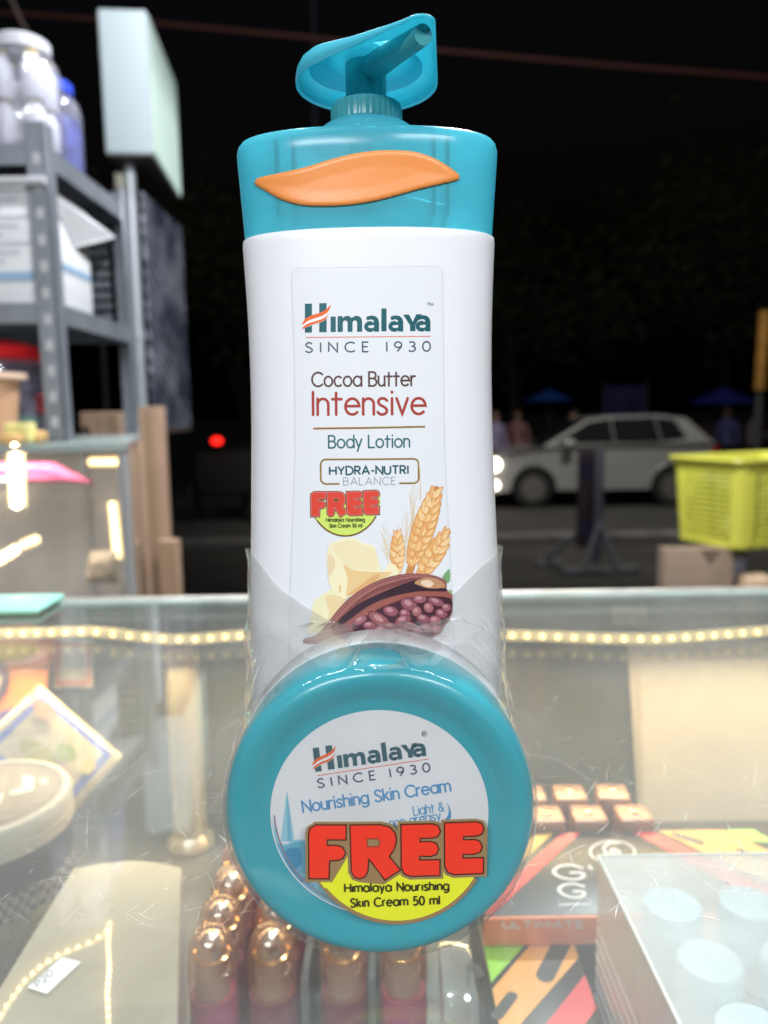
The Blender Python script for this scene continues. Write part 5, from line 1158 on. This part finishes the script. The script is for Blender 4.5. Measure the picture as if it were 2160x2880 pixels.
bm = bmesh.new(); rings(bm, [perim(bzt-H*.05, .0), perim(bzt-H*.05, .05), perim(bzt-H*.01, .075), perim(bzt+H*.01, .06), perim(bzt+H*.005, .02), perim(bzt-H*.03, -.01)], False, False); finish('rim', bm, m_yel2, bk)
for k, (u, v, z, r, col, nm) in enumerate(((.35, .25, .10, .05, (.10, .30, .52), 'blue'), (.5, .5, .09, .05, (.10, .34, .14), 'green'), (.3, .55, .05, .045, (.20, .22, .5), 'violet'), (.25, .14, .07, .035, (.5, .55, .55), 'white'), (.5, .35, .13, .115, (.10, .11, .03), 'dark olive'))):
    bm = bmesh.new(); bmesh.ops.create_icosphere(bm, subdivisions=3, radius=r); c = bpt(u, v, bzb+z*.9)
    for v_ in bm.verts: v_.co = c+v_.co*(1+.35*noise.noise(v_.co*30+Vector((k, 0, 0))))
    tag(finish('cloth_bundle', bm, pr('bundle_%d' % k, col, .7)), 'crumpled %s bundle inside the yellow basket' % nm, 'bundle')
ca, cb_ = V(1886, 1530, 2.12), V(2066, 1530, 2.12)
t = thing('cardboard_carton', ((ca.x+cb_.x)/2, 2.3, GZ), 'brown carton under the yellow basket at the right', 'carton')
bm = bmesh.new(); rbox(bm, (ca.x, 2.16, -.85), (cb_.x+.02, 2.22, bzb-.002), .004, 2); finish('box', bm, pr('brown_card_right', (.30, .21, .15), .75, var=.2, vscale=6), t)
bm = bmesh.new(); prism(bm, [(ca.x+.10, 2.158, bzb-.004), (ca.x+.16, 2.158, bzb-.004), (ca.x+.13, 2.158, bzb-.045)], (0, .001, 0)); finish('torn_corner', bm, pr('torn_brown', (.16, .11, .08), .9), t, smooth=False)
bm = bmesh.new(); rbox(bm, (ca.x-.05, 2.1, GZ+.002), (2.4, 2.75, -.852), .01, 2); tag(finish('low_bench', bm, MATS['bench_wood']), 'dark low bench carrying the carton and basket at the right', 'bench')
a = V(2085, 1600, 2.30); bm = bmesh.new(); lathe(bm, [(.030, -.85), (.032, -.60), (.032, -.34), (.015, -.29), (.015, -.27)], (a.x+.01, 2.36, 0), seg=24); tag(finish('white_bottle', bm, pr('pale_lilac', (.55, .55, .66), .4)), 'tall pale bottle standing behind the carton under the basket', 'bottle')
for k, (px, py, col, nm) in enumerate(((2120, 1618, (.62, .44, .28), 'tan'), (2150, 1630, (.66, .33, .13), 'orange'))):
    a = V(px, py, 2.15); bm = bmesh.new(); rbox(bm, (a.x-.03, 2.12, -.85), (a.x+.05, 2.2, a.z), .012, 3); tag(finish('paper_bag', bm, pr('paperbag_%d' % k, col, .7, var=.3, vscale=20)), '%s paper bag beside the carton under the basket' % nm, 'bag')

# ------------------------------------------------------------------ steel stand on the roadside
sd = 7.6; sp0 = V(1668, 1620, sd); gz = GZ
st_ = thing('steel_stand', (sp0.x, sd, gz), 'grey steel stand with splayed feet on the roadside', 'stand')
m_st = pr('stand_grey', (.17, .175, .20), .5, metal=.3, var=.2, vscale=3)
ztp = V(1660, 1262, sd).z
bm = bmesh.new(); rbox(bm, (sp0.x+.005, sd, gz+.10), (sp0.x+.09, sd+.08, ztp), .006, 2); finish('post', bm, m_st, st_)
for sx_, sy_ in ((-1, -.1), (1, -.1)):
    bm = bmesh.new(); tube(bm, [(sp0.x+.045, sd-.02, gz+.52), (sp0.x+.045+sx_*.17, sd-.02+sy_, gz+.05)], .032, 10); finish('brace', bm, m_st, st_)
    bm = bmesh.new(); rbox(bm, (sp0.x+.045+sx_*.19-.19, sd-.14, gz+.001), (sp0.x+.045+sx_*.19+.19, sd-.05, gz+.075), .01, 2); finish('foot', bm, m_st, st_)
bm = bmesh.new(); tube(bm, [(sp0.x, sd+.1, gz+.50), (sp0.x-.42, sd+.35, gz+.06)], .03, 10); finish('brace', bm, m_st, st_)
bm = bmesh.new(); rbox(bm, (sp0.x-.5, sd+.30, gz+.001), (sp0.x-.25, sd+.38, gz+.06), .01, 2); finish('foot', bm, m_st, st_)
pb = V(1650, 1250, sd+.05)
pl_ = thing('wooden_plank', (pb.x-.07, sd+.1, gz), 'dark reddish plank strapped along the steel stand', 'plank')
bm = bmesh.new(); rbox(bm, (sp0.x-.16, sd+.03, gz+.25), (sp0.x+.002, sd+.06, ztp-.02), .005, 2); finish('board', bm, pr('dark_plank', (.050, .026, .034), .7, var=.5, vscale=5), pl_)
for z in (gz+.36, gz+.95): 
    bm = bmesh.new(); rbox(bm, (sp0.x-.165, sd+.024, z), (sp0.x+.0015, sd+.029, z+.16), .002, 1); finish('wrap', bm, pr('navy_wrap', (.018, .018, .05), .6), pl_)

# ------------------------------------------------------------------ silver car on the road
CY = 12.6; cs = (CY*.99)/FPX
def cpx(px, py): return V(px, py, CY)
fw, rwh = cpx(1500, 1388), cpx(1895, 1382); WB = rwh.x-fw.x; road = GZ+.006; wr = .335
car = thing('silver_car', ((fw.x+rwh.x)/2, CY+.85, road), 'silver hatchback with headlights on, driving past on the road', 'car')
m_paint = pr('silver_paint', (.40, .40, .39), .3, metal=.35, coat=.6, var=.08, vscale=2); m_tint = pr('dark_car_glass', (.012, .014, .016), .08, coat=.5)
x0 = fw.x-.82; x1 = rwh.x+.72; bwid = 1.70
sidep = [(x0+.02, .30), (x0, .50), (x0+.03, .72), (x0+.20, .86), (x0+.75, .99), (x0+1.20, 1.03), (x1-.10, 1.05), (x1, .80), (x1+.02, .50), (x1-.05, .30)]
def arcw(cx): return [(cx+ (wr+.05)*math.cos(R(a)), wr+(wr+.05)*math.sin(R(a))) for a in range(-6, 187, 12)]
prof_ = sidep[:9]+[(x1-.04, .28)]+[p for p in arcw(rwh.x)]+[p for p in arcw(fw.x)]+[(x0+.04, .28)]
bm = bmesh.new(); loops = []
for y, ins, dz in ((CY-.86+.86, .0, 0), ):
    pass
def shell(offs):
    return [[Vector((x+(fw.x+WB/2-x)*k, CY+y, road+z)) for x, z in prof_] for y, k in offs]
def prism_fill(bm, loops, mi=0):
    n = len(loops[0]); rows = [[bm.verts.new(p) for p in l] for l in loops]
    for a, b in zip(rows, rows[1:]):
        for i in range(n): bm.faces.new((a[i], a[(i+1) % n], b[(i+1) % n], b[i])).material_index = mi
    for l, row in ((loops[0], rows[0]), (loops[-1], rows[-1])):
        tri = cdt([[(p.x, p.z) for p in l]]); vs = {}
        for q_ in tri[0]: vs[q_] = min(row, key=lambda v: (v.co.x-q_[0])**2+(v.co.z-q_[1])**2)
        for f in tri[1]:
            try: bm.faces.new([vs[tri[0][i]] for i in f]).material_index = mi
            except ValueError: pass
prism_fill(bm, shell(((.06, .03), (0, .0), (bwid, .0), (bwid-.06+.06, .03)))[:3]); finish('body', bm, m_paint, car, angle=35)
gh = [(x0+.98, 1.02), (x0+1.72, 1.44), (x0+2.10, 1.50), (x1-.95, 1.51), (x1-.50, 1.45), (x1-.06, 1.04)]
def ghl(y, ins): return [Vector((x, CY+y+(ins*(z-1.02)/.49 if y < .8 else -ins*(z-1.02)/.49), road+z)) for x, z in gh]
bm = bmesh.new(); prism_fill(bm, [ghl(.04, .14), ghl(bwid-.04, .14)]); finish('roof', bm, m_paint, car, angle=35)
def win(pts): return [Vector((x, CY+.04+.14*(z-1.02)/.49-.006, road+z)) for x, z in pts]
for nm, pts in (('window', [(x0+1.16, 1.06), (x0+1.74, 1.41), (x0+2.10, 1.46), (x0+2.155, 1.06)]), ('window', [(x0+2.17, 1.06), (x0+2.12, 1.46), (x1-1.02, 1.47), (x1-.94, 1.06)]), ('window', [(x1-.925, 1.07), (x1-1.00, 1.465), (x1-.70, 1.43), (x1-.50, 1.12)])):
    bm = bmesh.new(); prism(bm, win(pts), (0, .004, 0)); finish(nm, bm, m_tint, car, smooth=False)
bm = bmesh.new(); prism(bm, [Vector((x, y, road+z)) for x, y, z in ((x0+1.00, CY+.10, 1.06), (x0+1.68, CY+.22, 1.43), (x0+1.68, CY+bwid-.22, 1.43), (x0+1.00, CY+bwid-.10, 1.06))], (-.03, 0, .012)); finish('windscreen', bm, m_tint, car, smooth=False)
m_tyre = pr('tyre', (.012, .012, .012), .8); m_rim = pr('alloy_rim', (.22, .21, .20), .4, metal=.6)
for cx in (fw.x, rwh.x):
    for y in (CY+.03, CY+bwid-.21):
        bm = bmesh.new(); lathe(bm, [(wr*.62, y), (wr*.94, y), (wr, y+.03), (wr, y+.15), (wr*.94, y+.18), (wr*.62, y+.18)], (cx, 0, road+wr), 'Y', 32); w = finish('wheel', bm, m_tyre, car)
        bm = bmesh.new(); lathe(bm, [(wr*.60, y-.004), (wr*.56, y+.012), (wr*.20, y-.004), (.02, y-.008)], (cx, 0, road+wr), 'Y', 24); finish('rim', bm, m_rim, w)
bm = bmesh.new(); rbox(bm, (x0+1.30, CY-.16, road+1.02), (x0+1.48, CY-.01, road+1.13), .03, 3); finish('mirror', bm, m_paint, car)
m_head = glow('headlight', (1.0, .90, .74), 7.0)
for px, py, r in ((1392, 1308, .105), (1393, 1366, .07)):
    p = V(px, py, CY-.02); bm = bmesh.new(); bmesh.ops.create_uvsphere(bm, u_segments=16, v_segments=10, radius=r); bmesh.ops.translate(bm, verts=bm.verts, vec=(max(p.x, x0+.02), CY+.02, p.z)); finish('headlight', bm, m_head, car)
bm = bmesh.new(); rbox(bm, (x1-.10, CY-.004, road+.80), (x1+.005, CY+.12, road+1.0), .02, 2); finish('tail_light', bm, pr('tail_red', (.25, .01, .01), .3), car)

# ------------------------------------------------------------------ people, far scooter, lamps, umbrellas, wires, trees
def person(name, base, h, rot, shirt, trousers, label, stride=.10, lift=0.0):
    root = thing(name, base, label, 'person'); root.rotation_euler = (0, 0, rot)
    J = {'pel': (0, 0, .52), 'waist': (0, 0, .60), 'chest': (0, 0, .74), 'neck': (0, 0, .84), 'head': (0, -.01, .91), 'top': (0, -.005, .975),
         'shl': (.105, 0, .80), 'ell': (.135, .01, .64), 'wrl': (.13, -.05-lift, .50+lift*1.6), 'hal': (.125, -.07-lift, .45+lift*2),
         'shr': (-.105, 0, .80), 'elr': (-.135, .02, .64), 'wrr': (-.13, -.02, .50), 'har': (-.128, -.03, .44),
         'hil': (.055, 0, .50), 'knl': (.06, -stride*.5, .28), 'anl': (.06, -stride*.4, .045), 'tol': (.065, -stride*.4-.09, .015),
         'hir': (-.055, 0, .50), 'knr': (-.06, stride*.2, .28), 'anr': (-.06, stride, .045), 'tor': (-.065, stride-.09, .015)}
    rad = {'pel': .075, 'waist': .07, 'chest': .085, 'neck': .032, 'head': .058, 'top': .035, 'shl': .042, 'ell': .027, 'wrl': .02, 'hal': .02, 'shr': .042, 'elr': .027, 'wrr': .02, 'har': .02, 'hil': .058, 'knl': .038, 'anl': .025, 'tol': .018, 'hir': .058, 'knr': .038, 'anr': .025, 'tor': .018}
    E = [('pel', 'waist'), ('waist', 'chest'), ('chest', 'neck'), ('neck', 'head'), ('head', 'top'), ('chest', 'shl'), ('shl', 'ell'), ('ell', 'wrl'), ('wrl', 'hal'), ('chest', 'shr'), ('shr', 'elr'), ('elr', 'wrr'), ('wrr', 'har'), ('pel', 'hil'), ('hil', 'knl'), ('knl', 'anl'), ('anl', 'tol'), ('pel', 'hir'), ('hir', 'knr'), ('knr', 'anr'), ('anr', 'tor')]
    ks = list(J); me = bpy.data.meshes.new('body'); me.from_pydata([Vector(J[k])*h for k in ks], [(ks.index(a), ks.index(b)) for a, b in E], [])
    o = bpy.data.objects.new('body', me); COL.objects.link(o); o.parent = root
    md = o.modifiers.new('skin', 'SKIN'); 
    for i, k in enumerate(ks): me.skin_vertices[0].data[i].radius = (rad[k]*h, rad[k]*h*.8); me.skin_vertices[0].data[i].use_root = (k == 'pel')
    o.modifiers.new('sub', 'SUBSURF').levels = 2; o.modifiers['sub'].render_levels = 2
    m = MATS.get('person_'+shirt[0]+trousers[0])
    if not m:
        m, nt, p_, out = new_mat('person_'+shirt[0]+trousers[0]); tc = N(nt, 'ShaderNodeTexCoord'); sp = N(nt, 'ShaderNodeSeparateXYZ'); nt.links.new(tc.outputs['Object'], sp.inputs[0])
        mr = N(nt, 'ShaderNodeMapRange'); mr.inputs[1].default_value = 0; mr.inputs[2].default_value = h; nt.links.new(sp.outputs[2], mr.inputs[0])
        cr = N(nt, 'ShaderNodeValToRGB'); cr.color_ramp.interpolation = 'CONSTANT'; el = cr.color_ramp.elements; el[0].position = 0; el[0].color = (*trousers[1], 1); el[1].position = .55; el[1].color = (*shirt[1], 1)
        e2 = el.new(.84); e2.color = (.32, .19, .13, 1); nt.links.new(mr.outputs[0], cr.inputs[0]); nt.links.new(cr.outputs[0], p_.inputs[0]); p_.inputs['Roughness'].default_value = .8
    me.materials.append(m)
    bm = bmesh.new(); bmesh.ops.create_uvsphere(bm, u_segments=14, v_segments=9, radius=.068*h)
    for v in list(bm.verts): v.co = Vector((v.co.x, v.co.y*1.1+.012*h, v.co.z+.935*h))
    bmesh.ops.delete(bm, geom=[v for v in bm.verts if v.co.z < .915*h or (v.co.y < -.03*h and v.co.z < .955*h)], context='VERTS'); hr = finish('hair', bm, pr('dark_hair', (.012, .01, .009), .6), None); hr.parent = root
    return root
for px, Y, rt, sh_, tr_, lb, lf in ((1392, 15.2, .4, ('lilac', (.40, .36, .55)), ('dark', (.03, .03, .04)), 'person in a lilac top walking beyond the road, beside the bottle edge', 0), (1456, 16.0, -.5, ('rose', (.42, .20, .20)), ('dark', (.03, .03, .04)), 'person in a rose top standing beyond the road', .05),
        (2125, 14.6, .8, ('grey', (.45, .38, .36)), ('dark', (.03, .03, .04)), 'person in a pale top standing under the right hand umbrella', .1), (2045, 15.0, -.9, ('blue', (.22, .22, .50)), ('dark', (.03, .03, .04)), 'person in a blue top beneath the right hand umbrella', 0)):
    person('person', (V(px, 1200, Y).x, Y, GZ), 1.66, rt, sh_, tr_, lb, lift=lf)
# a scooter rider between them
sc = V(1530, 1260, 14.6); sx0 = sc.x
so = thing('motor_scooter', (sx0, 14.6, GZ), 'motor scooter with a round white headlamp beside the car', 'scooter')
m_sc = pr('scooter_teal', (.05, .16, .15), .35, coat=.4)
for dx in (-.10, 1.05):
    bm = bmesh.new(); lathe(bm, [(.16, 14.55), (.26, 14.55), (.28, 14.6), (.26, 14.65), (.16, 14.65)], (sx0+dx, 0, GZ+.285), 'Y', 24); finish('wheel', bm, m_tyre, so)
bm = bmesh.new(); tube(bm, [(sx0-.10, 14.6, GZ+.3), (sx0+.02, 14.6, GZ+.75), (sx0+.08, 14.6, GZ+1.02)], [.06, .10, .06], 12); tube(bm, [(sx0+.10, 14.6, GZ+.38), (sx0+.45, 14.6, GZ+.36), (sx0+.75, 14.6, GZ+.62), (sx0+1.2, 14.6, GZ+.70)], [.12, .13, .17, .10], 12); finish('fairing', bm, m_sc, so)
bm = bmesh.new(); rbox(bm, (sx0+.45, 14.48, GZ+.76), (sx0+1.1, 14.72, GZ+.84), .03, 3); finish('seat', bm, m_tyre, so)
bm = bmesh.new(); tube(bm, [(sx0+.10, 14.25, GZ+1.06), (sx0+.06, 14.6, GZ+1.02), (sx0+.10, 14.95, GZ+1.06)], .02, 8); finish('handlebar', bm, m_tyre, so)
hp = V(1543, 1202, 14.3)
bm = bmesh.new(); bmesh.ops.create_uvsphere(bm, u_segments=14, v_segments=8, radius=.075); bmesh.ops.translate(bm, verts=bm.verts, vec=(sx0+.02, 14.45, GZ+.98)); finish('headlight', bm, glow('scooter_lamp', (.75, .85, 1.0), 1.2), so)
person('person', (sx0+.55, 14.58, GZ+.02), 1.6, -1.4, ('cream', (.45, .44, .36)), ('dark', (.03, .03, .04)), 'person in a cream top astride the motor scooter', stride=.16, lift=.12)
# umbrellas / awnings far off
def umbrella(px, py, Y, r, col, label, rot=0):
    p = V(px, py, Y); t = thing('market_umbrella', (p.x, Y, GZ), label, 'umbrella'); bm = bmesh.new(); top = bm.verts.new((p.x, Y, p.z+r*.35)); ring_ = [bm.verts.new((p.x+r*math.cos(k*math.pi/4+rot), Y+r*math.sin(k*math.pi/4+rot), p.z-r*.12)) for k in range(8)]
    for k in range(8): bm.faces.new((top, ring_[k], ring_[(k+1) % 8]))
    o = finish('canopy', bm, pr('canopy_%s' % label[:5], col, .7), t, smooth=False); md = o.modifiers.new('cloth', 'SOLIDIFY'); md.thickness = .012
    bm = bmesh.new(); tube(bm, [(p.x, Y, GZ+.001), (p.x, Y, p.z+r*.34)], .02, 8); finish('pole', bm, m_st, t)
umbrella(1545, 1118, 17.2, .55, (.03, .15, .62), 'bright blue market umbrella far beyond the road')
umbrella(2035, 1122, 16.6, .75, (.05, .06, .42), 'deep blue market umbrella at the far right')
b0 = V(1700, 1085, 18.6); b1 = V(1815, 1165, 18.6)
aw = thing('market_stall', ((b0.x+b1.x)/2, 18.8, GZ), 'dim violet draped market stall far behind the car', 'stall')
bm = bmesh.new(); rbox(bm, (b0.x, 18.6, b1.z), (b1.x, 18.62, b0.z), .004, 1); finish('drape', bm, pr('violet_cloth', (.10, .09, .28), .8, var=.5, vscale=2), aw)
for x in (b0.x-.02, b1.x+.02):
    bm = bmesh.new(); tube(bm, [(x, 18.6, GZ+.001), (x, 18.6, b0.z+.1)], .025, 8); finish('pole', bm, m_st, aw)
bm = bmesh.new(); rbox(bm, (b0.x-.1, 18.5, GZ+.002), (b1.x+.1, 19.2, b1.z-.25), .02, 1); finish('counter', bm, pr('stall_wood', (.05, .035, .03), .8), aw)
a = V(1950, 1195, 17.8); bm = bmesh.new(); rbox(bm, (a.x-.3, 17.8, GZ+.002), (a.x+1.9, 18.4, a.z), .02, 2); tag(finish('low_wall', bm, pr('dull_brick', (.15, .085, .075), .9, var=.4, vscale=4)), 'dull reddish low wall behind the car and basket', 'wall')
# yellow pole at the right edge
a, b = V(2138, 940, 10.5), V(2138, 1096, 10.5)
yp = thing('yellow_pole', (a.x, 10.5, GZ), 'dim yellow striped pole at the right edge of the road', 'pole')
bm = bmesh.new(); tube(bm, [(a.x+.03, 10.5, b.z), (a.x+.05, 10.5, a.z+.3)], .075, 14); finish('sleeve', bm, pr('amber_sleeve', (.30, .14, .02), .6, var=.4, vscale=4), yp)
bm = bmesh.new(); tube(bm, [(a.x+.03, 10.5, GZ+.001), (a.x+.03, 10.5, b.z-.002)], .05, 12); finish('pole', bm, pr('dark_pole', (.03, .03, .03), .7), yp)
# street lamp at the left, red lamp of a parked cycle cart
a = V(352, 738, 8.2)
sl = thing('street_lamp', (a.x-.2, 8.2, GZ), 'thin street lamp with a bright white head, left of the sign post', 'street lamp')
bm = bmesh.new(); tube(bm, [(a.x-.3, 8.25, GZ+.001), (a.x-.3, 8.25, a.z+.1), (a.x-.15, 8.23, a.z+.18), (a.x, 8.2, a.z+.07)], .03, 10); finish('pole', bm, pr('lamp_pole', (.04, .04, .045), .6), sl)
bm = bmesh.new(); bmesh.ops.create_uvsphere(bm, u_segments=16, v_segments=10, radius=.048); bmesh.ops.translate(bm, verts=bm.verts, vec=a); finish('lamp_head', bm, glow('lamp_white', (.86, .95, 1.0), 10.0), sl)
bm = bmesh.new(); prism(bm, [V(338, 752, 8.22), V(360, 758, 8.22), V(368, 800, 8.22), V(352, 812, 8.22), V(338, 790, 8.22)], (0, .02, 0)); tag(finish('glowing_leaf_shape', bm, pr('pale_green_glow', (.50, .62, .56), .6, emit=(.5, .62, .55), estr=.12), smooth=False), 'small pale green leaf shape with a faint added glow under the street lamp head', 'board')  # faint glow put into this pale leaf shape
a = V(610, 1240, 11.5)
cc = thing('cargo_tricycle', (a.x, 11.5, GZ), 'dark cargo tricycle with one red tail lamp, left of the bottle', 'tricycle')
bm = bmesh.new(); rbox(bm, (a.x-.35, 11.55, GZ+.45), (a.x+.55, 12.7, GZ+1.05), .03, 2); finish('cargo_box', bm, pr('dark_cart', (.02, .018, .016), .8), cc)
for dx, y in ((-.45, 11.8), (.65, 11.8), (.1, 13.2)):
    bm = bmesh.new(); lathe(bm, [(.24, -.03), (.31, -.03), (.33, 0), (.31, .03), (.24, .03)], (a.x+dx, y, GZ+.33), 'X', 24, mi=0); finish('wheel', bm, m_tyre, cc)
bm = bmesh.new(); tube(bm, [(a.x+.1, 12.7, GZ+.6), (a.x+.1, 13.2, GZ+.9), (a.x+.1, 13.3, GZ+1.1)], .03, 8); tube(bm, [(a.x-.2, 13.25, GZ+1.1), (a.x+.4, 13.25, GZ+1.1)], .02, 8); finish('frame', bm, m_tyre, cc)
bm = bmesh.new(); bmesh.ops.create_uvsphere(bm, u_segments=14, v_segments=8, radius=1); 
for v in bm.verts: v.co = Vector((a.x+v.co.x*.085, 11.50+v.co.y*.03, a.z+v.co.z*.055))
finish('tail_light', bm, glow('red_lamp', (1.0, .015, .01), 3.0), cc)
tube_ = bmesh.new(); tube(tube_, [(a.x, 11.55, a.z), (a.x, 11.55, GZ+1.0)], .02, 6); finish('lamp_stalk', tube_, m_tyre, cc)
# overhead wires
def wire(pts, r, col, label):
    bm = bmesh.new(); tube(bm, pts, r, 6); tag(finish('overhead_wire', bm, pr('wire_%s' % label[:6], col, .7)), label, 'wire')
wire([V(-80, 30, 6.2), V(410, 62, 6.2), V(720, 91, 6.2), V(1243, 142, 6.2), V(1700, 182, 6.2), V(2260, 224, 6.2)], .014, (.10, .025, .018), 'thick reddish wire sagging across the dark sky')
wire([V(880, -60, 7.5), V(884, 140, 7.5), V(886, 400, 7.5), V(890, 1150, 7.5)], .018, (.035, .03, .045), 'dim vertical cable dropping behind the pump head')
wire([V(20, -30, 4.0), V(60, 60, 4.0), V(85, 105, 4.0)], .010, (.09, .06, .05), 'short slanting wire at the top left corner')
# dark trees beyond the road
m_leaf = [pr('night_leaf_%d' % k, c, .7) for k, c in enumerate(((.07, .10, .035), (.05, .08, .03), (.10, .11, .05)))]; m_bark = pr('bark', (.06, .045, .035), .9, var=.4, vscale=6)
def tree(x, y, h, r, seed, label):
    rg = random.Random(seed); t = thing('tree', (x, y, GZ), label, 'tree', 'dark trees beyond the road'); bm = bmesh.new()
    tips = []; tube(bm, [(x, y, GZ+.0005), (x+.1, y, GZ+h*.3), (x-.05, y+.1, GZ+h*.62)], [.22, .16, .08], 10)
    for k in range(9):
        a = rg.uniform(0, 6.28); z0_ = GZ+h*rg.uniform(.25, .6); e = Vector((x+math.cos(a)*r*rg.uniform(.4, .8), y+math.sin(a)*r*rg.uniform(.4, .8), GZ+h*rg.uniform(.55, .95))); tube(bm, [(x, y, z0_), Vector((x, y, z0_)).lerp(e, .5)+Vector((0, 0, .2)), e], [.07, .04, .015], 6); tips.append(e)
    finish('trunk', bm, m_bark, t)
    bm = bmesh.new()
    for k in range(4200):
        c = rg.choice(tips); p = c+Vector((rg.gauss(0, 1), rg.gauss(0, 1), rg.gauss(0, .7)))*r*.33; s = rg.uniform(.05, .12); n = Vector((rg.gauss(0, 1), rg.gauss(0, 1), rg.gauss(0, 1))).normalized(); q1 = n.orthogonal().normalized(); q2 = n.cross(q1)
        bm.faces.new([bm.verts.new(p+q1*s*1.6), bm.verts.new(p+q2*s*.6), bm.verts.new(p-q1*s*1.6), bm.verts.new(p-q2*s*.6)]).material_index = rg.randrange(3)
    finish('crown', bm, m_leaf, t, smooth=False)
tree(3.4, 20.5, 6.8, 3.0, 4, 'dark broad tree beyond the road, behind the car'); tree(-3.6, 20.0, 6.2, 2.6, 5, 'dark tree beyond the road at the left, behind the banner'); tree(9.6, 22.0, 8.0, 3.2, 6, 'tall dark tree beyond the road at the right edge')
